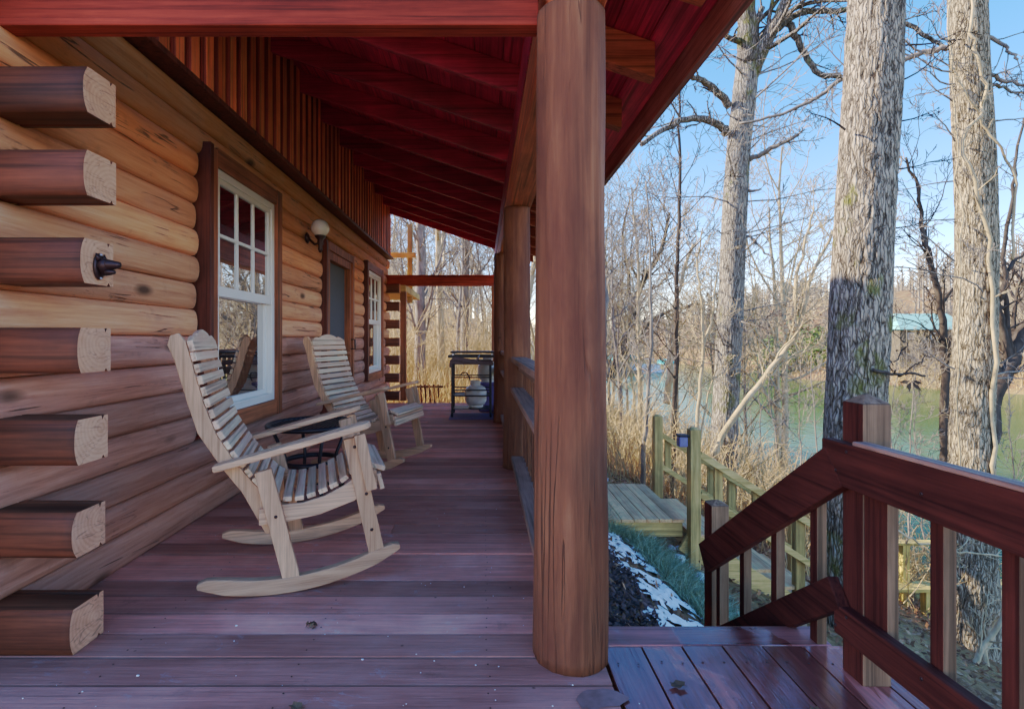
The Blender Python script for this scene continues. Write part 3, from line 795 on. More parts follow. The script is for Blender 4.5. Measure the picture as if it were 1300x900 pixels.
# lower platform by the lake
lp = thing('lower_platform', 'sunlit new yellow timber platform with bench rail lower on the slope', 'platform', (6.9, 9.0, -4.0))
m = MB()
for i in range(12): m.rnd(); m.box(-.5, 3.2, i*.142, i*.142+.136, -.04, 0)
m.build('platform_boards', M['yellow_x'], lp, .004)
for x in (.52, 2.6):
    m = MB(); m.rnd(); m.box(x-.06, x+.06, -.05, .06, -1.2, 1.50); m.build('post', M['yellow_z'], lp, .004)
m = MB(); m.rnd(); m.box(.2, 3.1, -.06, .10, 1.502, 1.545); m.build('top_rail', M['yellow_x'], lp, .004)
m = MB(); m.rnd(); m.box(.1, 3.1, -.30, .0, .80, .86); m.build('bench_plank', M['yellow_x'], lp, .004)
for x in (.75, 2.5):
    m = MB(); m.rnd(); m.box(x-.07, x+.07, -.26, -.14, .0, .798); m.build('bench_leg', M['yellow_z'], lp, .004)
m = MB(); m.rnd(); m.box(-.5, 3.2, -.045, -.002, -.25, -.041); m.build('rim_board', M['yellow_x'], lp, .003)

# ------------------------------------------------------------------ rocking chairs
PROF = [(-.385,1.09),(-.362,1.0),(-.318,.83),(-.272,.70),(-.20,.575),(-.125,.475),(-.055,.40),(.0,.377),(.08,.38),(.17,.402),(.25,.44),(.33,.495)]
def path_at(P, d):
    for a, b in zip(P[:-1], P[1:]):
        L = math.hypot(b[0]-a[0], b[1]-a[1])
        if d <= L: k = d/L; return (a[0]+(b[0]-a[0])*k, a[1]+(b[1]-a[1])*k), ((b[0]-a[0])/L, (b[1]-a[1])/L)
        d -= L
    a, b = P[-2:]; L = math.hypot(b[0]-a[0], b[1]-a[1]); return b, ((b[0]-a[0])/L, (b[1]-a[1])/L)
def plen(P): return sum(math.hypot(b[0]-a[0], b[1]-a[1]) for a, b in zip(P[:-1], P[1:]))
def slats(P, n, gap, half, th, mb, start=0, end=None):
    L = (end or plen(P))-start; w = L/n-gap
    for i in range(n):
        d0 = start+(L/n)*i+gap/2
        (s0, z0), _ = path_at(P, d0); (s1, z1), _ = path_at(P, d0+w)
        l = math.hypot(s1-s0, z1-z0); tx, tz = (s1-s0)/l, (z1-z0)/l
        nxv, nz = -tz, tx
        if nxv < 0 and abs(nxv) > abs(nz): nxv, nz = -nxv, -nz
        if nz < 0: nxv, nz = -nxv, -nz
        c = ((s0+s1)/2+nxv*th/2, (z0+z1)/2+nz*th/2)
        mb.rnd(); e = random.uniform(-.004, .004)
        mb.bar((c[0], -half+e, c[1]), (c[0], half+e, c[1]), l, th, (nxv, 0, nz))
def make_chair(label, loc, rz_):
    o = thing('rocking_chair', label, 'rocking chair', loc, rz_, 'weathered rocking chairs on the porch')
    fn = lambda a, b, h: (a, h, b)
    for sgn in (-1, 1):
        vo = .29*sgn
        # rocker
        top = []; bot = []
        for i in range(25):
            s_ = -.335+(.84)*i/24; zb = s_*s_/2.15
            e = min(1, min(i, 24-i)/3.0)
            hh = .022+.045*math.sqrt(e)
            bot.append((s_, zb+.012*(1-e))); top.append((s_, zb+hh+.012*(1-e)))
        m = MB(); m.rnd(); m.prism(bot+top[::-1], fn, vo-.02, vo+.02); m.build('rocker', M['chair_x'], o, .005)
        # upright of the back
        up = [(s_-.002, z_) for s_, z_ in PROF[:7]]+[(-.03,.36),(-.022,.25),(-.075,.245),(-.171,.437),(-.25,.547),(-.342,.70),(-.382,.833),(-.428,1.006),(-.455,1.075),(-.445,1.115),(-.415,1.125)]
        m = MB(); m.rnd(); m.prism(up, fn, sgn*.235-.016, sgn*.235+.016); m.build('back_upright', M['chair_z'], o, .004)
        # seat side rail
        sr = [(-.10,.365),(-.03,.375),(.08,.377),(.17,.398),(.25,.435),(.345,.495),(.40,.50),(.405,.43),(.30,.365),(.15,.318),(0,.298),(-.10,.295)]
        m = MB(); m.rnd(); m.prism(sr, fn, sgn*.268-.0155, sgn*.268+.0035*1); m.build('seat_rail', M['chair_x'], o, .004)
        # legs
        for (p0, p1) in (((.035,.052),(-.082,.535)), ((.40,.125),(.285,.655))):
            m = MB(); m.rnd(); m.bar((p0[0], vo, p0[1]), (p1[0], vo, p1[1]), .033, .070, (1,0,0)); m.build('leg', M['chair_z'], o, .004)
        m = MB(); m.rnd(); m.bar((.375, vo+sgn*.031, .42), (.32, vo+sgn*.031, .672), .026, .05, (1,0,0)); m.build('arm_brace', M['chair_z'], o, .004)
        # armrest, a board with rounded nose
        a0, a1 = V((-.27, 0, .545)), V((.375, 0, .703)); d_ = (a1-a0); L = d_.length; d_ = d_/L; nrm = V((-d_.z, 0, d_.x))
        pl_ = [(0,-.03),(.04,-.038)]+[(L*.6,-.048),(L-.05,-.048)]+[(L-.05+.05*math.sin(q*math.pi/8), -.048*math.cos(q*math.pi/8)) for q in range(1, 8)]+[(L-.05,.048),(L*.6,.048),(.04,.038),(0,.03)]
        m = MB(); m.rnd(); m.prism(pl_, lambda a, b, h: tuple(a0+d_*a+V((0, b+sgn*.30, 0))+nrm*h), 0, .027); m.build('armrest', M['chair_x'], o, .006)
        for bs, bz in ((.376, .235), (.352, .40), (-.03, .335), (.30, .615)):
            m = MB(); m.ball((bs, vo+sgn*.0175, bz), .0075, 8, 5, (1, .5, 1)); m.build('bolt', M['dark_iron'], o)
    bL = plen(PROF[:7]); tot = plen(PROF)
    m = MB(); slats(PROF, 15, .012, .252, .022, m, .045, bL+.03); m.build('backrest', M['chair_y'], o, .004)
    m = MB(); slats(PROF, 7, .014, .252, .022, m, bL+.045, tot+.0); m.build('seat', M['chair_y'], o, .004)
    m = MB(); m.rnd(); m.bar((.40, -.252, .508), (.40, .252, .508), .09, .024, (.35, 0, 1)); m.rnd(); m.bar((.418, -.285, .445), (.418, .285, .445), .022, .075, (-.25, 0, 1)); m.build('front_apron', M['chair_y'], o, .004)
    m = MB(); m.rnd(); m.bar((.0, -.25, .335), (.0, .25, .335), .03, .06, (0,0,1)); m.rnd(); m.bar((-.30, -.219, .655), (-.30, .219, .655), .05, .022, (.5,0,1)); m.build('cross_rail', M['chair_y'], o, .003)
    # crest with a scrolled top
    t0 = V((-.372, 0, 1.045)); tv = V((-.023, 0, .09)).normalized(); nv = V((tv.z, 0, -tv.x))
    cr = [(-.252, 0)]+[(-.252+.504*i/28, .052+.046*(math.exp(-((i-14)/8.5)**2)) - .008*math.cos(i*.9)*(abs(i-14) > 6)) for i in range(29)]+[(.252, 0)]
    m = MB(); m.rnd(); m.prism(cr, lambda a, b, h: tuple(t0+V((0, a, 0))+tv*b+nv*h), 0, .024); m.build('crest_rail', M['chair_y'], o, .004)
    return o
make_chair('near weathered wooden rocking chair with slatted back, beside the big window', (-.953, 2.506, .002), RAD(17.7))
make_chair('farther weathered wooden rocking chair with slatted back, angled towards the camera', (-1.021, 4.476, .002), RAD(-16.1))

# ------------------------------------------------------------------ side table
tb = thing('side_table', 'round black metal mesh side table between the two rocking chairs', 'table', (-1.17, 3.52, 0))
m = MB(); R0, zt = .285, .52
m.tube([(R0*math.cos(a*math.pi/24), R0*math.sin(a*math.pi/24), zt) for a in range(49)], .016, 8, False)
m.build('table_rim', M['black_metal'], tb)
m = MB()
for i in range(-11, 12):
    q = i*.025; hl = math.sqrt(max(0, (R0-.008)**2-q*q))
    m.bar((q, -hl, zt+.002), (q, hl, zt+.002), .007, .006); m.bar((-hl, q, zt-.003), (hl, q, zt-.003), .007, .006)
m.build('table_mesh', M['black_metal'], tb)
for k in range(4):
    a = k*math.pi/2+.6
    m = MB(); m.tube([(.26*math.cos(a), .26*math.sin(a), zt-.01), (.17*math.cos(a), .17*math.sin(a), .30), (.20*math.cos(a), .20*math.sin(a), .12), (.25*math.cos(a), .25*math.sin(a), .0)], .012, 8); m.build('leg', M['black_metal'], tb)
for z, r_ in ((.27, .185), (.05, .225)):
    m = MB(); m.tube([(r_*math.cos(a*math.pi/20), r_*math.sin(a*math.pi/20), z) for a in range(41)], .018 if z > .1 else .012, 8, False); m.build('base_ring', M['black_metal'], tb)
# ------------------------------------------------------------------ wall lamp
lamp = thing('wall_lamp', 'white glass globe lamp on dark bracket beside the screen door', 'lamp', (-1.70, 4.95, 2.06))
m = MB(); m.lathe([(.04, 0), (.055, .012), (.03, .03), (.0, .035)], (-.0, 0, .02), 16, axis='x'); m.tube([(.02,0,.02), (.08,0,-.04), (.13,0,-.03), (.135,0,.02)], .012, 8); m.lathe([(.012, -.12), (.022, -.09), (.018, -.06), (.03, -.03), (.026, .0), (.05, .03), (.052, .042), (.0, .045)], (.135, 0, 0), 16)
m.build('bracket', M['dark_iron'], lamp)
m = MB(); m.ball((.135, 0, .115), .086, 28, 18); m.build('globe', M['globe'], lamp)
# ------------------------------------------------------------------ iron animal head on a log end
hd = thing('wall_ornament', 'small dark brown iron animal head screwed onto a log end', 'ornament', (-1.384, 1.845, 1.362))
m = MB(); m.lathe([(.001, 0), (.034, .001), (.036, .006), (.03, .01), (.001, .011)], (0, 0, 0), 20, axis='x'); m.v = [(x, y*.75, z*1.35) for x, y, z in m.v]; m.build('back_plate', M['dark_iron'], hd)
m = MB(); m.ball((.022, 0, .004), .026, 16, 10, (1.1, .9, 1.0))
m.lathe([(.021, .02), (.019, .045), (.013, .068), (.011, .078), (.001, .082)], (0, 0, .006), 14, axis='x')
m.lathe([(.014, .02), (.011, .045), (.007, .060), (.001, .064)], (0, 0, -.020), 12, axis='x')
for s_ in (-1, 1): m.tube([(.014, s_*.014, .022), (.008, s_*.020, .046)], [.010, .002], 8)
m.build('animal_head', M['dark_iron'], hd)
for z in (.042, -.042):
    m = MB(); m.ball((.011, 0, z), .005, 8, 6); m.build('screw', M['chrome'], hd)

# ------------------------------------------------------------------ grill, tanks, mat
gr = thing('gas_grill', 'black four legged gas griddle cart with folded maroon lid at porch end', 'grill', (-.12, 7.42, .008))
m = MB()
for sx in (-.30, .24):
    for sy in (-.22, .22): m.box(sx-.014, sx+.014, sy-.014, sy+.014, .09, .74)
m.build('cart_frame', M['black_metal'], gr, .003)
m = MB()
for z in (.30, .38, .56): m.box(-.287, .227, -.228, -.214, z-.009, z+.009); m.box(-.287, .227, .214, .228, z-.009, z+.009)
for sx in (-.30, .24): m.box(sx-.008, sx+.008, -.206, .206, .29, .31)
m.box(-.285, .225, -.213, .213, .292, .298)
m.box(-.285, .225, -.20, .20, .105, .113)
m.build('shelf_rack', M['black_metal'], gr, .002)
m = MB(); m.box(-.325, .27, -.24, .24, .741, .80); m.build('griddle_body', M['lid'], gr, .008)
m = MB(); m.prism([(-.34, .70), (-.33, .80), (-.27, .855), (.10, .80), (.28, .77), (.28, .73), (.0, .745), (-.25, .80), (-.30, .78), (-.31, .70)], lambda a, b, h: (a, h, b), -.265, -.242); m.build('lid_panel', M['lid'], gr, .006)
m = MB(); m.box(-.36, .31, -.23, .25, .835, .872); m.build('side_shelf', M['black_metal'], gr, .006)
m = MB(); m.box(-.33, .29, -.25, .26, .90, .925); m.build('cooking_top', M['black_metal'], gr, .01)
m = MB()
for x, y in ((-.29, -.2), (.26, -.2), (-.29, .22), (.26, .22)): m.box(x-.012, x+.012, y-.012, y+.012, .80, .90)
m.tube([(.05, -.26, .79), (.08, -.26, .88)], .012, 8); m.build('lid_support', M['chrome'], gr)
m = MB(); m.tube([(-.20, -.1, .58), (-.16, -.14, .62), (-.10, -.15, .62), (-.06, -.1, .56), (-.07, -.06, .50)], .009, 8); m.build('gas_hose', M['black_metal'], gr)
for x in (-.30, .24):
    for y in (-.22, .22):
        m = MB(); m.lathe([(.001, -.016), (.03, -.016), (.036, -.008), (.036, .008), (.03, .016), (.001, .016)], (x, y-.01, .037), 16, axis='x'); m.box(x-.02, x+.02, y-.015, y+.015, .074, .0895); m.build('caster', M['black_metal'], gr)
def tank(label, loc):
    o = thing('propane_tank', label, 'gas tank', loc)
    m = MB(); r = .155; m.lathe([(.09, 0), (.105, .01), (.105, .03)], (0,0,0), 28); m.lathe([(.07, .025), (.125, .045), (r, .10), (r, .235), (.135, .285), (.09, .315), (.03, .325), (.001, .326)], (0,0,0), 28); m.build('tank_body', M['tank'], o)
    m = MB(); n = 20
    for k in range(n):
        a0 = math.pi*.25+2*math.pi*.78*k/n; a1 = a0+2*math.pi*.78/n
        b = m.add([(.08*math.cos(a0), .08*math.sin(a0), .30), (.08*math.cos(a1), .08*math.sin(a1), .30), (.08*math.cos(a1), .08*math.sin(a1), .385), (.08*math.cos(a0), .08*math.sin(a0), .385)]); m.face((b, b+1, b+2, b+3), 0, True)
    m.build('collar', M['tank'], o)
    m = MB(); m.lathe([(.018, .32), (.018, .36), (.03, .362), (.03, .378), (.0, .38)], (0,0,0), 10); m.build('valve', M['dark_iron'], o)
    return o
tank('white propane tank standing on the mat under the grill cart', (-.09, 7.37, .125))
cr = MB(); cr.box(-.17, .17, -.15, .15, 0, .40); cr.box(-.185, .185, -.165, .165, .401, .44)
cro = cr.build('storage_bin', M['blue_tarp'], None, .02); cro.location = (.12, 7.92, .0)
tag(cro, 'purple blue plastic bin behind the grill cart by the railing', 'bin')
tank('second white propane tank on the purple bin behind the grill', (.09, 7.92, .442))
m = MB(); m.box(-.42, .34, -.30, .30, 0, .006); mo = m.build('grill_mat', M['mat'], None, .002); mo.location = (-.04, 7.30, .004); tag(mo, 'thin purple mat on porch boards under the grill cart', 'mat')
# slatted rack past the far end of the porch
rk = thing('slatted_gate', 'small dark slatted timber gate just beyond the far porch end', 'gate', (-.97, 9.9, -.29))
for i in range(5):
    m = MB(); m.rnd(); m.bar((-.17+.085*i, 0, -.32), (-.22+.085*i, 0, .52), .03, .03, (0,1,0)); m.build('slat', M['railred_z'], rk, .003)
m = MB(); m.rnd(); m.box(-.30, .25, -.0385, -.0165, .46, .50); m.build('top_bar', M['railred_z'], rk, .003)
# a dry leaf clump and grit on the porch floor
for i, (px, py) in enumerate(((395, 797),)):
    o = MB(); d_ = 715/(py-HY); 
    for k in range(14):
        a = random.uniform(0, 6.28); r_ = random.uniform(0, .018); c = V((r_*math.cos(a), r_*math.sin(a), random.uniform(.004, .02)))
        u = V((random.uniform(-1,1), random.uniform(-1,1), random.uniform(-.6,.6))).normalized()*.013; w_ = u.orthogonal().normalized()*.007
        o.rnd(); b = o.add([c-u, c+w_, c+u, c-w_]); o.face((b, b+1, b+2, b+3))
    oo = o.build('dead_leaf', M['deadleaf']); oo.location = ((px-HX)*d_/FP, d_, .002); tag(oo, 'crumpled dark dead leaf lying on the porch floor boards', 'leaf')
for i, (x, y, lab) in enumerate(((.62, 1.62, 'curled brown leaf on the wet deck boards near the big post'), (.98, 1.50, 'flat brown leaf on the wet deck boards in front of the newel post'), (-.55, 1.52, 'tiny brown leaf on the porch boards left of the big post'))):
    o = MB(); o.rnd(); 
    pts_ = [(.03*math.cos(a)*(1 if k % 2 else .7), .02*math.sin(a)*(1 if k % 2 else .7), .004+.006*abs(math.sin(a*1.5))) for k, a in enumerate([2*math.pi*q/12 for q in range(12)])]
    b = o.add(pts_+[(0, 0, .003)])
    for q in range(12): o.face((b+q, b+(q+1) % 12, b+12))
    oo = o.build('dead_leaf', M['deadleaf']); oo.location = (x, y, .004); oo.rotation_euler = (0, 0, i*1.3); tag(oo, lab, 'leaf')
gm = MB()
rr = random.Random(3)
for k in range(150):
    x, y = rr.uniform(-1.5, .35), rr.uniform(1.1, 3.4); s_ = rr.uniform(.0008, .0026)*(2 if rr.random() < .06 else 1)
    if rr.random() < .5: x = -.1+rr.gauss(0, .35); y = 1.35+rr.gauss(0, .22)
    if abs((x-.31)) < .14 and abs(y-1.8) < .16: continue
    gm.tint = rr.random(); gm.ball((x, y, .002), s_, 5, 3, (1.3, 1, .5))
tag(gm.build('grit', M['snow']), 'pale specks of grit scattered on the porch floor', 'grit', kind='stuff')

# ------------------------------------------------------------------ vegetation
def wander(p, d, L, n, rng, jit=.12, up=0.0, droop=0.0):
    pts = [V(p)]; d = V(d).normalized()
    for i in range(n):
        d = (d + V((rng.gauss(0, jit), rng.gauss(0, jit), rng.gauss(0, jit)+up-droop))).normalized()
        pts.append(pts[-1]+d*(L/n))
    return pts
def rot_dir(d, ang, rng, az=None):
    u = d.orthogonal().normalized(); w = d.cross(u)
    a = rng.uniform(0, 2*math.pi) if az is None else az
    return (d*math.cos(ang)+(u*math.cos(a)+w*math.sin(a))*math.sin(ang)).normalized()
def grow(mb, p, d, L, r, lvl, maxl, rng, kids, rmin, sides=(8, 5, 4, 3, 3), up=.04, tipk=.3, first=.3):
    n = max(2, [8, 6, 5, 3, 2][min(lvl, 4)])
    pts = wander(p, d, L, n, rng, [.07, .13, .18, .22, .25][min(lvl, 4)], up)
    rad = [max(rmin, r*(1-(1-tipk)*i/n)) for i in range(n+1)]
    if lvl > 0: rad[-1] = max(rmin*.6, rad[-1]*.6)
    mb.tint = rng.random(); mb.tube(pts, rad, sides[min(lvl, 4)], False)
    if lvl >= maxl: return
    for k in range(kids[lvl]):
        t = first+(1-first)*((k+rng.random())/kids[lvl]); t = min(t, .98)
        f = t*n; i = min(int(f), n-1); q = pts[i].lerp(pts[i+1], f-i)
        dd = (pts[i+1]-pts[i]).normalized()
        cd = rot_dir(dd, rng.uniform(.55, 1.05), rng)
        cl = L*rng.uniform(.38, .62)*(1.15-.6*t)
        grow(mb, q, cd, cl, rad[i]*rng.uniform(.45, .62), lvl+1, maxl, rng, kids, rmin, sides, up*1.3, .3, .2)
def bark_trunk(path, sides=72, step=.045, depth=.025, freq=20, seed=0, flare=.35):
    """path: list of (point, radius); real furrowed relief, ridge height kept as an attribute"""
    pts = [V(p) for p, r in path]; rs = [r for p, r in path]
    cum = [0]
    for a, b in zip(pts[:-1], pts[1:]): cum.append(cum[-1]+(b-a).length)
    n = int(cum[-1]/step); verts = []; ridge = []; faces = []
    for i in range(n+1):
        d = cum[-1]*i/n; k = 0
        while k < len(cum)-2 and cum[k+1] < d: k += 1
        t = (d-cum[k])/(cum[k+1]-cum[k])
        def cat(a, b, c, e): return .5*((2*b)+(c-a)*t+(2*a-5*b+4*c-e)*t*t+(3*b-a-3*c+e)*t**3)
        P = [pts[max(0, k-1)], pts[k], pts[k+1], pts[min(len(pts)-1, k+2)]]
        c = cat(*P); r = rs[k]+(rs[k+1]-rs[k])*t
        fl = 1+flare*math.exp(-d/.45)
        for q in range(sides):
            a = 2*math.pi*q/sides; ca, sa = math.cos(a), math.sin(a)
            R_ = r*(1+(fl-1)*(.6+.6*abs(math.sin(a*2.5+seed))))
            wx = .05*noise.noise(V((ca*2, sa*2, d*2+seed)))
            h = 1-abs(noise.noise(V((ca*r*freq+wx*9, sa*r*freq, d*2.6+seed))))*2.6
            h2 = 1-abs(noise.noise(V((ca*r*freq*2.2, sa*r*freq*2.2, d*5+seed*2))))*2
            hh = max(0, min(1, .7*(1-max(0, h)) + .3*(1-max(0, h2)) if False else 1-(.65*max(0, h)**2+.35*max(0, h2)**3)))
            big = .03*noise.noise(V((ca*1.5, sa*1.5, d*.9+seed)))
            rr_ = R_+depth*(hh-.7)+big*r*2
            verts.append((c.x+rr_*ca, c.y+rr_*sa, c.z)); ridge.append(hh)
    for i in range(n):
        for q in range(sides):
            j = (q+1) % sides; faces.append((i*sides+q, i*sides+j, (i+1)*sides+j, (i+1)*sides+q))
    return verts, faces, ridge
def trunk_obj(name, data, mat, parent):
    v, f, rg = data
    me = bpy.data.meshes.new(name); me.from_pydata(v, [], f); me.materials.append(mat)
    me.polygons.foreach_set('use_smooth', [True]*len(f))
    a = me.attributes.new('ridge', 'FLOAT', 'POINT'); a.data.foreach_set('value', rg); me.update()
    o = bpy.data.objects.new(name, me); C.objects.link(o); o.parent = parent; return o
def limb(mb, spec, d, r0, r1, rng, twigs=10, dd=0.0, tl=1.0, rmin=.006, sides=7, maxl=3):
    pts = [at(px, py, d+dd*i) for i, (px, py) in enumerate(spec)]
    # smooth it
    fine = []
    for i in range(len(pts)-1):
        P = [pts[max(0, i-1)], pts[i], pts[i+1], pts[min(len(pts)-1, i+2)]]
        for q in range(4):
            t = q/4; a, b, c, e = P
            fine.append(.5*((2*b)+(c-a)*t+(2*a-5*b+4*c-e)*t*t+(3*b-a-3*c+e)*t**3))
    fine.append(pts[-1])
    fine = [p+V((rng.gauss(0, .012), rng.gauss(0, .02), rng.gauss(0, .012)))*(1 if 0 < i < len(fine)-1 else 0) for i, p in enumerate(fine)]
    n = len(fine)-1; rad = [r0+(r1-r0)*i/n for i in range(n+1)]
    mb.tint = rng.random(); mb.tube(fine, rad, sides, True)
    for k in range(twigs):
        f = (.12+.88*(k+rng.random())/twigs)*n; i = min(int(f), n-1); q = fine[i].lerp(fine[i+1], f-i)
        cd = rot_dir((fine[i+1]-fine[i]).normalized(), rng.uniform(.5, 1.1), rng)
        grow(mb, q, cd, tl*rng.uniform(.4, 1.0), max(rmin*1.3, rad[i]*.38), 1, maxl, rng, (0, 4, 4, 3), rmin, (6, 4, 3, 3, 3), .03)
    return fine

rng = random.Random(11)
# tree A : tall grey forked tree on the slope
DA = 11.0
tA = thing('bare_tree', 'tall pale grey forked tree with splayed limbs, left of the thick trunk', 'tree', tuple(at(918, 690, DA)))
def rel(o, data):
    l = o.location; v, f, r_ = data
    return [(x-l.x, y-l.y, z-l.z) for x, y, z in v], f, r_
PA = [(917,700),(918,600),(922,500),(928,380),(931,300),(937,200),(945,120),(950,75)]
RA = [.30,.275,.26,.252,.248,.24,.234,.22]
trunk_obj('trunk', rel(tA, bark_trunk([(at(x, y, DA), r_) for (x, y), r_ in zip(PA, RA)], 90, .05, .010, 18, 3, .3)), M['bark_smooth'], tA)
def limbs_obj(nm, mb, mat, parent):
    l = parent.location; mb.v = [(x-l.x, y-l.y, z-l.z) for x, y, z in mb.v]
    return mb.build(nm, mat, parent)
m = MB()
limb(m, [(950,85),(949,30),(945,-40),(935,-140),(930,-260)], DA, .23, .09, rng, 14, -.1, 2.2, .008, 12)
limb(m, [(953,95),(966,66),(985,30),(1003,-10),(1040,-90)], DA, .17, .07, rng, 12, -.15, 2.0, .008, 10)
limb(m, [(926,135),(912,118),(897,106),(880,98),(866,92)], DA, .085, .045, rng, 6, -.15, .9, .007)
limb(m, [(922,170),(915,160),(893,152),(867,152),(842,165),(814,184)], DA, .09, .045, rng, 9, -.2, 1.0, .007)
limb(m, [(962,75),(960,40),(968,10)], DA, .08, .06, rng, 3, .1)
limb(m, [(985,38),(1005,22),(1024,15),(1074,13),(1110,22),(1148,30),(1172,45),(1197,59)], DA, .075, .035, rng, 10, -.1, 1.0, .007)
limb(m, [(1000,30),(1012,50),(1025,75),(1040,95),(1068,98)], DA, .075, .05, rng, 4, -.1, .9, .007)
m2 = MB()
limb(m2, [(946,205),(968,195),(990,183),(1014,171)], DA, .06, .035, rng, 4, -.25, .7, .006)
limb(m2, [(942,243),(955,242),(966,240)], DA, .04, .02, rng, 1, -.2, .3, .006)
limb(m2, [(940,300),(955,302),(968,318),(982,329)], DA, .035, .015, rng, 3, -.2, .4, .006)
for k in range(26):
    f = rng.uniform(.3, 1.0)*(len(PA)-1); i = min(int(f), len(PA)-2); q = at(*PA[i], DA).lerp(at(*PA[i+1], DA), f-i)
    a = rng.uniform(-3.4, .3)
    grow(m2, q, V((math.cos(a), math.sin(a)*.8, rng.uniform(-.1, .6))).normalized(), rng.uniform(.9, 2.6), .022, 1, 3, rng, (0, 5, 4, 3), .006, (6, 4, 3, 3, 3), .03)
limbs_obj('branches', m, M['bark_smooth'], tA); limbs_obj('twigs', m2, M['twig_grey'], tA)
# tree B : thick near trunk
DB = 5.6
tB = thing('thick_tree', 'thick furrowed tree trunk rising behind the newel post, mossy in places', 'tree', tuple(at(1085, 830, DB)))
PB = [(1084,850),(1085,700),(1085,560),(1090,430),(1096,300),(1103,180),(1110,60),(1115,-40),(1122,-200),(1128,-420),(1134,-700)]
RB_ = [.33,.305,.287,.279,.275,.270,.263,.256,.24,.22,.18]
trunk_obj('trunk', rel(tB, bark_trunk([(at(x, y, DB), r_) for (x, y), r_ in zip(PB, RB_)], 150, .03, .018, 16, 21, .3)), M['bark_oak'], tB)
m = MB()
limb(m, [(1134,-690),(1130,-900),(1120,-1100)], DB, .2, .06, rng, 20, 0, 2.4, .006, 8)
for k in range(7):
    y = -300-60*k; a = rng.uniform(0, 6.28)
    grow(m, at(1126, y, DB), V((math.cos(a), math.sin(a), .5)).normalized(), 3.2, .07, 1, 3, rng, (0, 7, 5, 4), .006, (6, 5, 4, 3, 3))
for (x, y, s_, l) in ((1145,105,1,.6),(1143,215,1,.5),(1133,290,1,.7),(1130,340,1,.5),(1065,165,-1,.5),(1147,60,1,.7),(1139,155,1,.4)):
    grow(m, at(x-s_*8, y, DB-.1), V((s_, -.2, rng.uniform(-.15, .35))).normalized(), l, .012, 1, 3, rng, (0, 5, 4, 3), .0035, (6, 4, 3, 3, 3))
# the dead snag low on the right side
limb(m, [(1108,469),(1130,473),(1150,476),(1174,477)], DB-.3, .018, .012, rng, 0)
limb(m, [(1135,474),(1130,462),(1142,452),(1150,440),(1142,428),(1134,418)], DB-.32, .008, .004, rng, 2, 0, .12, .002)
limb(m, [(1150,476),(1158,464),(1170,458),(1182,453)], DB-.32, .007, .005, rng, 2, 0, .12, .002)
limbs_obj('branches', m, M['twig_dark'], tB)
lv = MB()
for k in range(9):
    a = -.3+rng.uniform(-.2, 3.4); c = at(1157, 483, DB-.35); d_ = V((math.cos(a), rng.uniform(-.3, .3), -abs(math.sin(a))*.7-.1)).normalized(); w_ = V((-d_.z, .1, d_.x))*.018
    q = c+d_*.02; L_ = rng.uniform(.08, .13); lv.rnd(); b = lv.add([q, q+d_*L_*.5+w_, q+d_*L_, q+d_*L_*.5-w_]); lv.face((b, b+1, b+2, b+3))
limbs_obj('leaf_cluster', lv, M['deadleaf'], tB)
# tree C : sunlit trunk on the right with a vine
DC = 7.6
tC = thing('vine_tree', 'sunlit tan trunk at the right with a climbing vine twisted round it', 'tree', tuple(at(1236, 850, DC)))
PC = [(1232,900),(1236,800),(1235,700),(1233,560),(1238,430),(1240,300),(1236,180),(1230,60),(1227,-40),(1224,-200),(1220,-420),(1216,-640)]
RC = [.34,.30,.27,.255,.247,.242,.235,.226,.215,.20,.18,.15]
trunk_obj('trunk', rel(tC, bark_trunk([(at(x, y, DC), r_) for (x, y), r_ in zip(PC, RC)], 130, .035, .016, 17, 47, .35)), M['bark_tan'], tC)
m = MB()
limb(m, [(1216,-630),(1220,-800),(1230,-1000)], DC, .18, .06, rng, 20, 0, 2.6, .007, 8)
for k in range(7):
    y = -260-60*k; a = rng.uniform(0, 6.28)
    grow(m, at(1222, y, DC), V((math.cos(a), math.sin(a), .5)).normalized(), 3.4, .07, 1, 3, rng, (0, 7, 5, 4), .007, (6, 5, 4, 3, 3))
limb(m, [(1206,59),(1180,66),(1145,77),(1110,92),(1072,99),(1040,122),(1013,136),(975,150),(938,157)], DC+.1, .045, .02, rng, 16, .12, 1.1, .005)
limb(m, [(1252,45),(1270,55),(1282,62),(1292,76)], DC, .03, .016, rng, 4, -.1, .8, .005)
limb(m, [(1256,95),(1275,102),(1300,110),(1330,112)], DC, .03, .018, rng, 6, -.1, .8, .005)
limb(m, [(1258,110),(1280,113),(1310,122)], DC, .026, .014, rng, 5, .1, .8, .005)
limb(m, [(1250,380),(1232,358),(1180,345),(1150,330)], DC-.5, .012, .006, rng, 5, -.1, .7, .004)
for k in range(16):
    y = rng.uniform(20, 520); s_ = rng.choice((-1, 1))
    grow(m, at(1238+s_*26, y, DC-.1), V((s_, rng.uniform(-.6, .2), rng.uniform(-.2, .5))).normalized(), rng.uniform(.5, 1.3), .014, 1, 3, rng, (0, 5, 4, 3), .0045, (6, 4, 3, 3, 3))
limbs_obj('branches', m, M['twig_grey'], tC)
def vine(o, spec, d, r, label):
    mm = MB(); limb(mm, spec, d, r, r*.6, rng, 7, 0, .5, .003, 8, 2)
    limbs_obj('vine', mm, M['twig_pale'], o)
vine(tC, [(1263,610),(1262,500),(1258,330),(1240,250),(1222,180),(1246,140),(1250,110),(1238,60),(1233,30),(1236,-60)], DC-.29, .028, '')
vine(tC, [(1285,330),(1288,250),(1280,205),(1258,172),(1240,140),(1218,105),(1208,75),(1206,0)], DC-.28, .018, '')
vine(tC, [(1222,640),(1214,500),(1220,360),(1218,250),(1213,165),(1206,70)], DC-.26, .011, '')

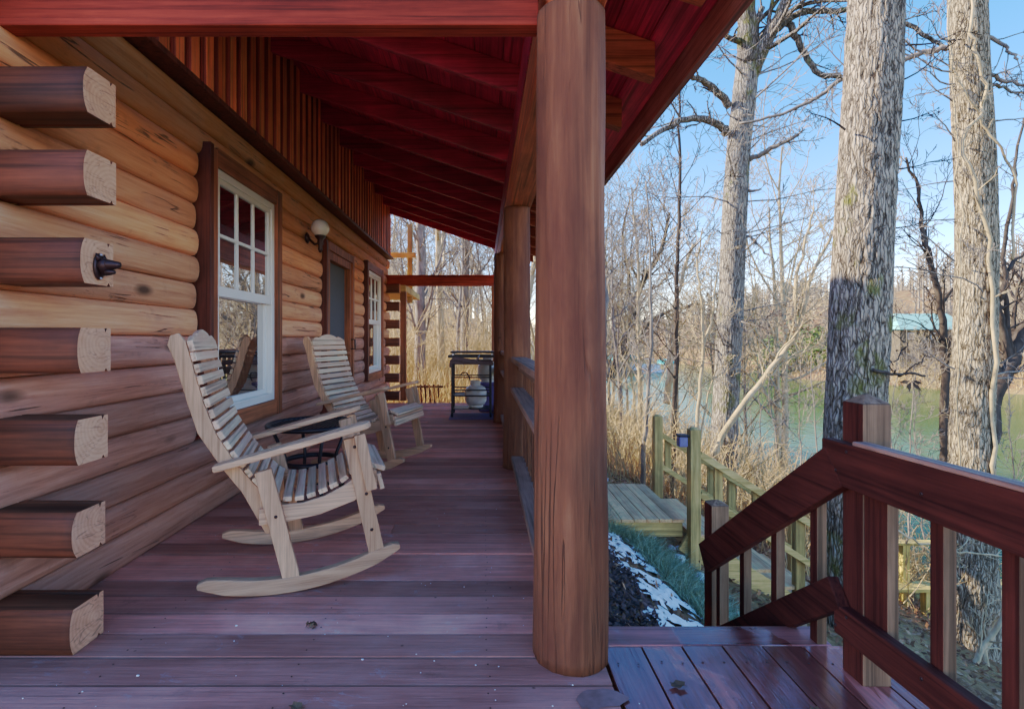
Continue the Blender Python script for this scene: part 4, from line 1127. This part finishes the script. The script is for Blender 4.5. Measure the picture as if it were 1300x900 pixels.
def pxtree(name, label, cat, spec, d, r0, r1, mat, twigs=14, tl=1.5, extra=(), rmin=.006, dd=0, group=None, maxl=3, trunk='trunk'):
    x0, y0 = spec[0]; base = at(x0, y0, d)
    o = thing(name, label, cat, tuple(base), 0, group)
    t = MB(); pts = limb(t, spec, d, r0, r1, rng, 0, dd)
    limbs_obj(trunk, t, mat, o)
    m = MB()
    for k in range(twigs):
        n = len(pts)-1; f = (.25+.75*(k+rng.random())/twigs)*n; i = min(int(f), n-1); q = pts[i].lerp(pts[i+1], f-i)
        cd = rot_dir((pts[i+1]-pts[i]).normalized(), rng.uniform(.5, 1.0), rng)
        grow(m, q, cd, tl*rng.uniform(.5, 1.0), max(rmin*1.2, (r0+(r1-r0)*f/n)*.4), 1, maxl, rng, (0, 5, 5, 3), rmin, (6, 4, 3, 3, 3), .05)
    for sp in extra: limb(m, sp[0], d, sp[1], sp[2], rng, 7, 0, tl*.6, rmin)
    limbs_obj('branches', m, mat, o)
    return o
lean = pxtree('leaning_tree', 'pale leaning tree with brown leaves clinging near its fork', 'tree', [(905,580),(935,524),(970,480),(1008,430),(1017,407),(1030,350),(1052,307),(1075,260)], 9.0, .058, .018, M['twig_pale'], 16, 1.2,
       [([(1008,425),(1008,400),(1012,352),(1025,300),(1033,262)], .045, .014), ([(960,495),(975,480),(1000,455),(1030,440)], .03, .01)], .005)
lf = MB()
for k in range(260):
    c = at(1012+rng.gauss(0, 22), 407+rng.gauss(0, 14), 9.0+rng.gauss(0, .3)); u = V((rng.gauss(0,1), rng.gauss(0,1), rng.gauss(0,1)-.6)).normalized()*rng.uniform(.02, .045); w_ = u.orthogonal().normalized()*.014
    lf.rnd(); b = lf.add([c-u, c+w_, c+u, c-w_]); lf.face((b, b+1, b+2, b+3))
limbs_obj('dead_leaves', lf, M['deadleaf'], lean)
pxtree('sapling', 'straight dark thin trunk just left of the pale grey forked tree', 'tree', [(853,640),(856,540),(858,430),(860,330),(862,240),(862,160),(864,90)], 10.5, .062, .02, M['twig_dark'], 20, 1.3, (), .006)
pxtree('sapling', 'thin crooked dark sapling standing behind the landing', 'tree', [(814,628),(818,560),(822,510),(826,440),(826,360),(824,300),(820,230)], 9.6, .05, .012, M['twig_grey'], 16, 1.2, (), .005)
pxtree('sapling', 'pale broken sapling stem leaning beside the dark thin trunk', 'tree', [(846,512),(850,480),(853,440),(856,400),(866,350),(880,310)], 12.5, .09, .03, M['twig_pale'], 14, 1.5, (), .006)
pxtree('sapling', 'slender forked sapling close left of the grey forked trunk', 'tree', [(884,600),(886,520),(892,450),(890,380),(885,340),(892,290)], 10.2, .045, .012, M['twig_pale'], 16, 1.2, [([(892,440),(902,410),(908,370),(912,320)], .03, .01), ([(888,560),(900,500),(912,460)], .02, .008)], .005)
pxtree('sapling', 'thin pale tree hugging the right edge of the round porch post', 'tree', [(762,520),(766,440),(770,380),(764,320),(763,250),(766,180)], 9.0, .05, .015, M['twig_grey'], 14, 1.2, (), .005)
pxtree('multi_stem_tree', 'dark arching multi stemmed tree by the water beyond the dry grass', 'tree', [(775,480),(790,440),(800,400),(815,360),(838,320),(850,270)], 22, .20, .06, M['twig_dark'], 26, 3.2,
       [([(790,440),(782,400),(772,360),(768,310)], .12, .04), ([(783,465),(815,420),(850,395),(895,385)], .13, .04), ([(800,400),(798,350),(790,300),(800,250)], .10, .03), ([(815,362),(800,330),(808,280)], .07, .02)], .011)
pxtree('dark_tree', 'dark crooked slim tree between the two big right hand trunks', 'tree', [(1197,640),(1198,573),(1200,450),(1193,393),(1183,333),(1173,300),(1165,240),(1150,200)], 9.5, .085, .02, M['twig_dark'], 16, 1.3,
       [([(1199,440),(1175,415),(1150,405)], .02, .008), ([(1195,385),(1212,365),(1222,330),(1235,300)], .03, .01), ([(1186,345),(1170,315),(1145,290)], .022, .008)], .005)
pxtree('curved_tree', 'dark curving forked tree beyond the sunlit vine trunk at the right edge', 'tree', [(1255,560),(1263,503),(1283,460),(1300,423),(1330,370),(1370,320)], 10.5, .16, .08, M['twig_dark'], 14, 1.8,
       [([(1283,463),(1272,420),(1267,390),(1274,366),(1283,340),(1300,320)], .08, .03), ([(1284,450),(1278,400),(1275,330),(1285,250),(1290,200),(1300,150)], .05, .02)], .006)
for px_, by_, d_, tx_ in ((1010, 640, 9.5, 1020), (1042, 660, 8.6, 1030), (985, 630, 10.5, 975), (1150, 690, 8.2, 1163), (1172, 700, 9.2, 1160), (1290, 690, 9.0, 1280), (960, 625, 11.5, 968), (1120, 680, 9.8, 1140)):
    pxtree('sapling', 'thin twiggy sapling at the water edge in front of the lake', 'tree', [(px_, by_), ((px_*2+tx_)/3+3, by_-70), ((px_+tx_*2)/3-2, by_-140), (tx_, by_-215)], d_, .016, .006, M['twig_grey'], 12, .95, (), .0038, 0, 'twiggy saplings at the water edge')
# fallen branches near the base of tree C
for sp_, d_, r0_, r1_, nk, tl_, rm_, lab in (([(1210,870),(1232,845),(1255,810),(1280,765),(1300,735)], 6.6, .04, .025, 8, .8, .005, 'thick pale fallen branch leaning at the foot of the sunlit vine trunk'),
    ([(1245,850),(1262,800),(1275,775),(1300,760)], 6.9, .035, .02, 6, .8, .005, 'shorter pale fallen branch crossing behind the thick one'),
    ([(1130,668),(1160,685),(1200,697),(1260,705),(1310,722)], 5.4, .012, .007, 8, .6, .004, 'long thin pale bare branch reaching across in front of the lake')):
    fb = MB(); limb(fb, sp_, d_, r0_, r1_, rng, nk, 0, tl_, rm_)
    tag(fb.build('fallen_branch', M['twig_pale']), lab, 'branch')

# prototypes for the bare woods ------------------------------------------------
protos = []
def make_proto(i, H, r, kids, rmin, mat, maxl=3):
    rg = random.Random(100+i); o = thing('woodland_tree', 'x', 'tree')
    t = MB(); n = 10; pts = wander((0,0,-.3), (rg.gauss(0,.05), rg.gauss(0,.05), 1), H*.85, n, rg, .045, .03)
    rad = [r*(1-.8*k/n) for k in range(n+1)]; t.tube(pts, rad, 7, False); t.build('trunk', mat, o)
    m = MB()
    for k in range(kids[0]):
        tt = .28+.72*(k+rg.random())/kids[0]; f = min(.99, tt)*n; j = int(f); q = pts[j].lerp(pts[j+1], f-j)
        cd = rot_dir((pts[j+1]-pts[j]).normalized(), rg.uniform(.5, 1.1), rg)
        grow(m, q, cd, H*rg.uniform(.22, .42)*(1.2-.6*tt), rad[j]*.5, 1, maxl, rg, kids, rmin, (6, 4, 3, 3, 3), .06)
    m.build('branches', mat, o)
    return o
for i in range(4): protos.append(make_proto(i, 10+i*1.0, .085+.015*i, (16, 7, 6, 4), .007, [M['twig_grey'], M['twig_pale'], M['twig_grey'], M['twig_pale']][i]))
fprotos = []
for i in range(4): fprotos.append(make_proto(10+i, 10+i, .15, (15, 7, 6, 3), .018, [M['twig_grey'], M['twig_pale'], M['twig_grey'], M['twig_pale']][i]))
def place(pl_, spots, label, group):
    for k, (x, y, sc_, idx) in enumerate(spots):
        src = pl_[idx % len(pl_)]
        o = copy_tree(src); o.location = (x, y, gz(x, y)); o.rotation_euler = (0, 0, rng.uniform(0, 6.28)); o.scale = (sc_, sc_, sc_*rng.uniform(.9, 1.15))
        o['label'] = label; o['group'] = group
spots = []
for k in range(34):                      # near woods on the slope, seen beside the post
    d_ = rng.uniform(13, 34); px = rng.uniform(745, 1010); x = (px-HX)*d_/FP
    if x > SHORE-.8: continue
    spots.append((x, d_, rng.uniform(.55, .95), rng.randrange(4)))
place(protos, spots, 'slim bare tree on the leafy bank before the lake', 'bare trees on the near bank')
spots = []
for k in range(26):                      # woods past the porch end
    d_ = rng.uniform(15, 45); px = rng.uniform(430, 690); spots.append(((px-HX)*d_/FP, d_, rng.uniform(.6, 1.05), rng.randrange(4)))
for k in range(0): spots.append((rng.uniform(-30, -6), rng.uniform(14, 40), rng.uniform(.7, 1.1), rng.randrange(4)))
place(protos, spots, 'bare tree in the sunlit woods beyond the porch end', 'bare trees beyond the porch end')
spots = []
for k in range(150):
    y = rng.uniform(34, 135); fs = far_shore(y); x = fs+3+abs(rng.gauss(0, 1))*22+1
    if 56 < x < 68 and 66 < y < 80: continue
    if x < fs+4: continue
    spots.append((x, y, rng.uniform(.55, .95), rng.randrange(4)))
spots += [(55.5, 66, .6, 0), (58.2, 68, .55, 1), (60.6, 67, .6, 2), (63.5, 67.5, .65, 3), (66, 66, .6, 0), (62, 64.5, .5, 1)]
place(fprotos, spots, 'bare hazy tree on the far bank of the lake', 'bare trees on the far bank')
spots = [(rng.uniform(-20, 22), rng.uniform(60, 130), rng.uniform(.8, 1.2), rng.randrange(4)) for k in range(40)]
spots = [(x, y, s_, i) for x, y, s_, i in spots if x < SHORE-1]
place(fprotos, spots, 'distant bare tree at the head of the near bank', 'distant bare trees')
for o in protos+fprotos:
    for ch_ in list(o.children): bpy.data.objects.remove(ch_)
    bpy.data.objects.remove(o)
# two trunks seen through the porch end
for (px, d_, r_, lab) in ((533, 14, .15, 'broad grey trunk seen past the far log corner of the porch'), (590, 17, .14, 'dark straight trunk seen above the grill past the porch end')):
    o = pxtree('woodland_tree', lab, 'tree', [(px, 520), (px, 450), (px+1, 350), (px+1, 250), (px, 100)], d_, r_*1.15, r_*.7, M['twig_grey'], 18, 2.4, (), .008)
# far woods that read as one mass
fw_ = MB(); rg = random.Random(77)
for k in range(1500):
    if rg.random() < .6:
        y = rg.uniform(20, 330); x = far_shore(y)+25+rg.random()**.8*170
    else: x, y = rg.uniform(-170, 60), rg.uniform(135, 260)
    z = gz(x, y); H = rg.uniform(7, 13); fw_.rnd(); c = V((x, y, z))
    w_ = .05+math.hypot(x, y)*.00045
    fw_.tube([c, c+V((rg.gauss(0,.3), 0, H))], [w_*2.4, w_*.7], 3, False)
    for q in range(16):
        h = H*rg.uniform(.25, .98); a = rg.uniform(0, 6.28); L_ = rg.uniform(.8, 3)*(1.2-h/H)+.5
        p0 = c+V((0, 0, h)); p1 = p0+V((math.cos(a)*L_, math.sin(a)*L_, L_*rg.uniform(.3, 1.1)))
        fw_.tube([p0, p0.lerp(p1, .5)+V((0,0,.1)), p1], [w_, w_*.8, w_*.45], 3, False)
tag(fw_.build('far_woodland', M['far_twig']), 'grey brown mass of bare woods over the far hills', 'woodland', kind='stuff')

# strips (grass, stems) made with numpy -----------------------------------------
def strips(name, mat, base, direc, length, width, bend, seed, segs=2, **kw):
    r_ = np.random.RandomState(seed); n = len(base)
    base = np.asarray(base, float); d = np.asarray(direc, float); d /= np.linalg.norm(d, axis=1)[:, None]
    side = np.stack([np.cos(t_ := r_.uniform(0, 2*np.pi, n)), np.sin(t_), np.zeros(n)], 1)
    bd = np.stack([r_.normal(0, 1, n), r_.normal(0, 1, n), -np.abs(r_.normal(.3, .3, n))], 1)*np.asarray(bend).reshape(-1, 1)
    L = np.asarray(length).reshape(-1, 1); W = np.asarray(width).reshape(-1, 1)
    vs = []
    for k in range(segs+1):
        t_ = k/segs; p = base+d*L*t_+bd*L*t_*t_
        w = W*(1-.75*t_)
        vs += [p-side*w/2, p+side*w/2]
    v = np.stack(vs, 1).reshape(-1, 3); q = 2*(segs+1)
    f = np.concatenate([np.stack([np.arange(n)*q+2*k, np.arange(n)*q+2*k+1, np.arange(n)*q+2*k+3, np.arange(n)*q+2*k+2], 1) for k in range(segs)])
    me = bpy.data.meshes.new(name); me.vertices.add(len(v)); me.vertices.foreach_set('co', v.ravel())
    me.loops.add(f.size); me.loops.foreach_set('vertex_index', f.ravel()); me.polygons.add(len(f))
    me.polygons.foreach_set('loop_start', np.arange(len(f))*4); me.polygons.foreach_set('loop_total', np.full(len(f), 4))
    tv = np.tile(r_.uniform(0, 1, n), segs)
    a = me.attributes.new('tint', 'FLOAT', 'FACE'); a.data.foreach_set('value', tv)
    me.materials.append(mat); me.update(calc_edges=True)
    o = bpy.data.objects.new(name, me); C.objects.link(o); return tag(o, kind='stuff', **kw)
def scatter(n, x0, x1, y0, y1, keep, seed):
    r_ = random.Random(seed); out = []
    while len(out) < n:
        x, y = r_.uniform(x0, x1), r_.uniform(y0, y1)
        k = keep(x, y)
        if k and r_.random() < k: out.append((x, y, gz(x, y)))
    return out
npr = np.random.RandomState(5)
def in_cabin(x, y): return x < .6 and 0 < y < 9.4
def keep_grass(x, y):
    if in_cabin(x, y) or x > SHORE-.3: return 0
    n = noise.noise(V((x*.5, y*.5, 2)))
    if y < 9.0 : return 0
    if x > 2.6 and y < 9.6: return 0
    b = .55+.8*n
    if x < 2.5: b += .35
    return max(.03, b)
b = scatter(52000, -12, 10.6, 9.4, 32, keep_grass, 21); n = len(b)
L = npr.uniform(.3, .85, n)*(1+.5*(np.array(b)[:, 0] < 1.5)); dist = np.array(b)[:, 1]
strips('dry_grass', M['drygrass'], b, np.stack([npr.normal(0, .25, n), npr.normal(0, .25, n), np.ones(n)], 1), L, .006+.0009*dist, npr.uniform(.05, .4, n), 1, 3, label='tall tan dry grass and weeds on the bank beyond the porch', cat='grass')
# brush: bare pale stems with side shoots
br = MB(); rg = random.Random(31)
def keep_brush(x, y):
    if x < 1.2 or x > SHORE-.1: return 0
    if y < 7.6 and x < 5.2: return 0
    if y < 9.3 and x > 5.2: return .25
    return 1
for (x, y, z) in scatter(950, 1.5, 10.6, 7.7, 22, keep_brush, 8)+scatter(520, 3.2, 9.8, 7.6, 14, keep_brush, 10)+scatter(900, -7, 1.5, 10.5, 24, lambda x, y: 1 if y > 13.5+.35*(x+1) else .0, 9):
    H = rg.uniform(.7, 2.1)*(1.5 if x < 1.5 else 1); br.rnd(); d_ = V((rg.gauss(0,.28), rg.gauss(0,.28), 1)).normalized()
    pts = wander((x, y, z-.05), d_, H, 4, rg, .14); r0 = rg.uniform(.004, .009)+.0003*y
    br.tube(pts, [r0, r0*.85, r0*.7, r0*.55, r0*.4], 3, False)
    for k in range(rg.randint(3, 7)):
        i = rg.randint(1, 3); q = pts[i].lerp(pts[i+1], rg.random()); cd = rot_dir((pts[i+1]-pts[i]).normalized(), rg.uniform(.4, 1.1), rg)
        sp = wander(q, cd, H*rg.uniform(.2, .5), 3, rg, .2); br.tube(sp, [r0*.6, r0*.5, r0*.4, r0*.3], 3, False)
tag(br.build('brush', M['brush']), 'tangled pale bare brush stems along the bank', 'brush', kind='stuff')
# leaf litter
def keep_leaf(x, y):
    if in_cabin(x, y) or x < .6 or x > SHORE-.2: return 0
    if x < 1.9 and y < 5.5: return .3
    return .4+.6*noise.noise(V((x*.8, y*.8, 6)))
def quads(name, mat, pts, size, seed, lift, **kw):
    r_ = random.Random(seed); m = MB()
    for (x, y, z) in pts:
        s_ = r_.uniform(.5, 1)*size*(1+.05*max(0, y-5)); u = V((r_.gauss(0,1), r_.gauss(0,1), r_.gauss(0,.35))).normalized()*s_
        w_ = V((-u.y, u.x, r_.gauss(0, .4)*s_)).normalized()*s_*r_.uniform(.35, .7); c = V((x, y, z+lift+abs(u.z)+r_.uniform(0, .02)))
        m.rnd(); b = m.add([c-u, c+w_, c+u+V((0,0,s_*.2)), c-w_]); m.face((b, b+1, b+2, b+3))
    return tag(m.build(name, mat), kind='stuff', **kw)
quads('leaf_litter', M['litter'], scatter(26000, .6, 10.4, 2.0, 18, keep_leaf, 14), .045, 15, .005, label='brown fallen leaves covering the slope', cat='leaves')
# green grass strip, snow, mulch next to the porch
def strip_x(y): return 1.02+.0*y
def keep_green(x, y):
    c = 2.05-.13*(y-3.4) ; w = .26
    if y > 5.5: c = 1.55; w = .4
    return 1 if abs(x-c) < w*(1+.25*noise.noise(V((y*2, x, 0)))) else 0
b = scatter(15000, .5, 3.2, 2.6, 6.3, keep_green, 41); n = len(b); 
strips('green_grass', M['greengrass'], b, np.stack([npr.normal(.35, .4, n), npr.normal(-.1, .4, n), np.ones(n)], 1), npr.uniform(.09, .20, n), .007, npr.uniform(.3, .9, n), 2, 3, label='blue green matted grass strip on the slope by the porch', cat='grass')
b = scatter(2600, .6, 3.0, 6.8, 9.5, lambda x, y: 1 if noise.noise(V((x*1.3, y*1.3, 4))) > -.1 else 0, 42); n = len(b)
strips('short_grass', M['greengrass'], b, np.stack([npr.normal(0, .5, n), npr.normal(0, .5, n), np.ones(n)], 1), npr.uniform(.04, .1, n), .008, npr.uniform(.2, .6, n), 3, 2, label='thin short green grass behind the timber landing', cat='grass')
sn = MB(); sn.smooth = True; st = .05; cells = {}
def snow_h(x, y):
    c = 1.46-.05*(y-3.4); w = .36
    v_ = (1-((x-c)/w)**2)*.7 + .9*noise.noise(V((x*4, y*4, 1))) + .9*noise.noise(V((x*13, y*13, 2)))-.1
    return v_
def sv(i, j):
    if (i, j) not in cells:
        x, y = i*st, j*st; cells[(i, j)] = sn.add([(x, y, gz(x, y)+.006+.035*max(0, min(1, snow_h(x, y))))])
    return cells[(i, j)]
for i in range(int(.7/st), int(2.3/st)):
    for j in range(int(2.4/st), int(5.6/st)):
        if snow_h((i+.5)*st, (j+.5)*st) > .38: sn.face((sv(i, j), sv(i+1, j), sv(i+1, j+1), sv(i, j+1)))
tag(sn.build('snow', M['snow']), 'thin old snow patch lying between mulch and green grass', 'snow', kind='stuff')
quads('mulch', M['mulch'], scatter(9000, .42, 2.0, 2.2, 6.0, lambda x, y: .9 if x < 1.22+.2*noise.noise(V((y*2, 0, 0))) else .06, 51), .03, 52, .012, label='dark bark mulch at the foot of the porch', cat='mulch')
# lumps of snow under the landing
for i, (px, py, s_) in enumerate(((792,662,.07),(809,668,.06),(821,667,.05),(830,672,.05),(828,682,.07),(853,678,.08),(852,697,.06),(862,697,.05),(862,711,.08),(890,737,.09),(768,610,.07))):
    d_ = 5.2
    for it in range(30):
        p = at(px, py, d_); d_ += (p.z-gz(p.x, p.y))*1.2
        d_ = max(3, min(9, d_))
    p = at(px, py, d_); m = MB(); m.ball((0,0,0), s_, 9, 6, (1.1, .8, .55))
    m.v = [(x*(1+.5*noise.noise(V((x*20, y*20, i)))), y*(1+.5*noise.noise(V((x*20, y*20, i+9)))), z) for x, y, z in m.v]
    o = m.build('snow_lump', M['snow']); o.location = (p.x, p.y, gz(p.x, p.y)+s_*.25); o.rotation_euler = (0, 0, rng.uniform(0, 3)); tag(o, 'small lump of old snow on the leafy slope around the timber landing', 'snow lump', 'snow lumps around the landing')
# evergreen shrubs on the far bank
def shrub(px, py, d_, w, h, label, seed):
    rg = random.Random(seed); p = at(px, py, d_); z0 = gz(p.x, p.y); o = thing('evergreen_shrub', label, 'shrub', (p.x, p.y, z0), 0, 'evergreen shrubs over the water')
    m = MB()
    for k in range(900):
        a, b_ = rg.uniform(0, 6.28), rg.random()**.5; r_ = w*b_; zz = h*rg.random(); r_ *= math.sqrt(max(0, 1-(zz/h)**2))*(.75+.9*noise.noise(V((math.cos(a)*2.2, math.sin(a)*2.2, zz*1.7+seed))))
        c = V((r_*math.cos(a), r_*math.sin(a), zz)); u = V((rg.gauss(0,1), rg.gauss(0,1), rg.gauss(0,.6))).normalized()*rg.uniform(.22, .5); w_ = u.orthogonal().normalized()*.15
        m.tint = min(1, max(0, rg.gauss(.45, .25))); b = m.add([c-u, c+w_, c+u, c-w_]); m.face((b, b+1, b+2, b+3))
    m.build('foliage', M['evergreen'], o)
    m = MB(); 
    for k in range(4): m.tube([(0,0,-.2), (rg.gauss(0,.3*w), rg.gauss(0,.3*w), h*.7)], [.06, .02], 5)
    m.build('stem', M['twig_dark'], o)
shrub(980, 470, 84, 3.8, 6.8, 'left bushy evergreen shrub over the water', 1)
shrub(1012, 465, 86, 3.4, 8.6, 'middle bushy evergreen shrub, tallest of the three', 2)
shrub(1040, 462, 82, 3.2, 6.4, 'right bushy evergreen shrub beside the thick trunk', 3)
# far bank dry grass and bank brush
def keep_far(x, y):
    d_ = x-far_shore(y); return 1 if .3 < d_ < 22 else 0
b = scatter(14000, 46, 92, 36, 110, keep_far, 61); n = len(b)
strips('bank_grass', M['drygrass'], b, np.stack([npr.normal(0, .3, n), npr.normal(0, .3, n), np.ones(n)], 1), npr.uniform(.2, .8, n), .09, npr.uniform(.05, .4, n), 4, 2, label='tan dry grass on the far bank of the lake', cat='grass')
bb = MB(); rg = random.Random(91)
for (x, y, z) in scatter(800, 47, 92, 40, 105, lambda x, y: 1 if 1.5 < x-far_shore(y) < 26 and not (56 < x < 68 and 67.5 < y < 79) else 0, 71)+scatter(90, 53.5, 60, 60, 68, lambda x, y: 1, 72):
    H = rg.uniform(1.2, 3.6); bb.rnd(); pts = wander((x, y, z-.1), (rg.gauss(0,.25), rg.gauss(0,.25), 1), H, 4, rg, .13); r0 = rg.uniform(.03, .05)
    bb.tube(pts, [r0, r0*.9, r0*.75, r0*.6, r0*.4], 3, False)
    for k in range(rg.randint(5, 9)):
        i = rg.randint(1, 3); q = pts[i].lerp(pts[i+1], rg.random()); bb.tube(wander(q, rot_dir((pts[i+1]-pts[i]).normalized(), rg.uniform(.4, 1.1), rg), H*rg.uniform(.25, .55), 3, rg, .2), [r0*.6, r0*.5, r0*.4, r0*.3], 3, False)
tag(bb.build('bank_brush', M['brush']), 'bare tan brush along the far bank of the lake', 'brush', kind='stuff')
# far house with teal roof ---------------------------------------------------------
hp = at(1168, 455, 73); hz = gz(hp.x, hp.y)
hs = thing('lake_house', 'small house with a pale teal metal roof across the lake', 'house', (hp.x, hp.y, hz), RAD(-8))
W2, D2, He = 4.5, 3.2, 2.5-hz
m = MB(); m.box(-W2+.3, W2-.3, -D2+.5, D2-.5, -.6, He); m.build('wall', M['house_wall'], hs)
m = MB(); zt = He
for sgn in (-1, 1):
    b = m.add([(-W2, sgn*D2, zt-.05), (W2, sgn*D2, zt-.05), (W2*.75, 0, zt+2.2), (-W2*.75, 0, zt+2.2), (-W2, sgn*D2, zt+.03), (W2, sgn*D2, zt+.03), (W2*.75, 0, zt+2.28), (-W2*.75, 0, zt+2.28)])
    for q in ((0,1,2,3),(7,6,5,4),(0,4,5,1),(1,5,6,2),(2,6,7,3),(3,7,4,0)): m.face([b+i for i in q])
for sgn in (-1, 1):
    b = m.add([(sgn*W2, -D2, zt), (sgn*W2, D2, zt), (sgn*W2*.75, 0, zt+2.25)]); m.face((b, b+1, b+2))
m.build('roof', M['teal_roof'], hs)
for x in (-2.9, 0, 2.9):
    m = MB(); m.box(x-.4, x+.4, -D2+.44, -D2+.497, He-1.4, He-.5); f_ = m.build('window', M['white'], hs); m = MB(); m.box(x-.34, x+.34, -D2+.41, -D2+.437, He-1.34, He-.56); m.build('pane', M['glass'], f_)
for x in (-4.1, -1.4, 1.4, 4.1):
    m = MB(); m.box(x-.06, x+.06, -D2-.8, -D2-.68, -.8, He-.06); m.build('porch_post', M['house_wall'], hs)
m = MB(); m.box(-4.2, 4.2, -D2-.84, -D2-.805, .85, .95); m.box(-4.2, 4.2, -D2-.84, -D2-.805, .3, .38); m.build('porch_rail', M['yellow_x'], hs)
# boats and dock far up the lake ----------------------------------------------------
bp = at(791, 464, 95); o = thing('boat_shelter', 'turquoise canopied boat shelter far off at the left of the lake', 'shelter', (bp.x, bp.y, -5))
m = MB(); m.prism([(-2.6, 2.0), (-2.2, 2.9), (0, 3.6), (2.2, 2.9), (2.6, 2.0), (2.4, 2.0), (0, 3.3), (-2.4, 2.0)], lambda a, b, h: (a, h, b), -3, 3); m.build('canopy', M['teal_tarp'], o)
for x in (-2.3, 2.3):
    for y in (-2.6, 2.6): m = MB(); m.box(x-.1, x+.1, y-.1, y+.1, -1, 2.3); m.build('post', M['chrome'], o)
m = MB(); m.box(-2.6, 2.6, -3, 3, .3, .5); m.build('dock_floor', M['house_wall'], o)
bp = at(817, 468, 95); o = thing('pontoon_boat', 'white pontoon boat moored beside the turquoise boat shelter', 'boat', (bp.x, bp.y, -5))
m = MB()
for y in (-1, 1): m.tube([(-3.4, y, .1), (-3, y, .15), (2.8, y, .15), (3.5, y, .4)], [.1, .35, .35, .08], 10)
m.build('pontoon', M['white_boat'], o)
m = MB(); m.box(-3, 3, -1.3, 1.3, .5, .6); m.box(-2.9, 2.7, -1.28, -1.2, .6, 1.5); m.box(-2.9, 2.7, 1.2, 1.28, .6, 1.5); m.build('deck_fence', M['white_boat'], o, .02)
m = MB(); m.box(-1.5, 1.6, -1.2, 1.2, 2.5, 2.6); m.build('sun_shade', M['white_boat'], o, .02)
for x in (-1.4, 1.5):
    m = MB(); m.box(x-.04, x+.04, -1.15, -1.08, .6, 2.5); m.box(x-.04, x+.04, 1.08, 1.15, .6, 2.5); m.build('shade_pole', M['chrome'], o)
bp = at(845, 462, 95); o = thing('boat_shelter', 'smaller blue green boat canopy farther right, past the pontoon boat', 'shelter', (bp.x, bp.y, -5))
m = MB(); m.prism([(-1.0, 1.6), (-.8, 2.2), (0, 2.5), (.8, 2.2), (1.0, 1.6), (.9, 1.6), (0, 2.3), (-.9, 1.6)], lambda a, b, h: (a, h, b), -2, 2); m.build('canopy', M['teal_tarp'], o)
for x in (-.85, .85):
    for y in (-1.8, 1.8): m = MB(); m.box(x-.06, x+.06, y-.06, y+.06, -1, 1.75); m.build('post', M['chrome'], o)
# upper balcony of the neighbour, seen over the far tie beam
bp = at(513, 364, 10.3)
nb = thing('balcony_frame', 'sunlit pale timber balcony frame seen above the far log corner', 'balcony', (bp.x, bp.y, 1.8))
zb = bp.z-nb.location.z
for x in (.12,):
    m = MB(); m.rnd(); m.box(x-.05, x+.05, -.05, .05, zb-.33, zb+1.25); m.build('post', M['green_z'], nb, .005)
for z in (.05, .62):
    m = MB(); m.rnd(); m.box(-1.6, .25, -.095, -.051, zb+z-.05, zb+z+.05); m.build('rail', M['green_x'], nb, .004)
m = MB(); m.rnd(); m.box(-1.6, .2, -1.1, .9, zb-.20, zb-.08); m.build('balcony_floor', M['green_x'], nb, .004)

# ------------------------------------------------------------------ light, world, camera
EL, AZ = RAD(33), RAD(-14)         # elevation; direction the light travels, from +X towards +Y
L_ = V((math.cos(EL)*math.cos(AZ), math.cos(EL)*math.sin(AZ), -math.sin(EL)))
sun = bpy.data.lights.new('sun', 'SUN'); sun.energy = 5.0; sun.angle = RAD(.5); sun.color = (1, .90, .74)
so = bpy.data.objects.new('sun', sun); C.objects.link(so); so.rotation_euler = L_.to_track_quat('-Z', 'Y').to_euler(); so.location = (-20, -10, 25)
wd = bpy.data.worlds.new('World'); bpy.context.scene.world = wd; wd.use_nodes = True
nt = wd.node_tree; bg = nt.nodes['Background']
sky = nt.nodes.new('ShaderNodeTexSky'); sky.sky_type = 'NISHITA'; sky.sun_disc = False
sky.sun_elevation = EL; sky.sun_rotation = math.atan2(-L_.x, -L_.y); sky.altitude = 200; sky.air_density = 1.0; sky.dust_density = .3; sky.ozone_density = 1.4
hs_ = nt.nodes.new('ShaderNodeHueSaturation'); hs_.inputs['Saturation'].default_value = 1.40; hs_.inputs['Value'].default_value = 1.85
nt.links.new(sky.outputs[0], hs_.inputs['Color']); mx_ = nt.nodes.new('ShaderNodeMix'); mx_.data_type = 'RGBA'; mx_.blend_type = 'MULTIPLY'; mx_.inputs[0].default_value = 1; mx_.inputs[7].default_value = (1.14, .925, .98, 1)
nt.links.new(hs_.outputs[0], mx_.inputs[6]); nt.links.new(mx_.outputs[2], bg.inputs[0]); bg.inputs[1].default_value = .15
cam = bpy.data.cameras.new('camera'); co = bpy.data.objects.new('camera', cam); C.objects.link(co)
co.location = (0, 0, CH); co.rotation_euler = (RAD(90), 0, 0)
cam.sensor_width = 36; cam.lens = 18; cam.clip_start = .05; cam.clip_end = 1500
cam.shift_x = (650-HX)/1300; cam.shift_y = (HY-450)/1300
sc_ = bpy.context.scene; sc_.camera = co
sc_.view_settings.view_transform = 'Standard'; sc_.view_settings.look = 'None'; sc_.view_settings.exposure = 0; sc_.view_settings.gamma = 1.14
vs_ = sc_.view_settings; vs_.use_curve_mapping = True
cv_ = vs_.curve_mapping.curves[3]
for p_ in ((.02, .034), (.10, .230), (.30, .495), (.60, .725)): cv_.points.new(*p_)
vs_.curve_mapping.update()
sc_.cycles.max_bounces = 8; sc_.cycles.diffuse_bounces = 5; sc_.cycles.glossy_bounces = 3
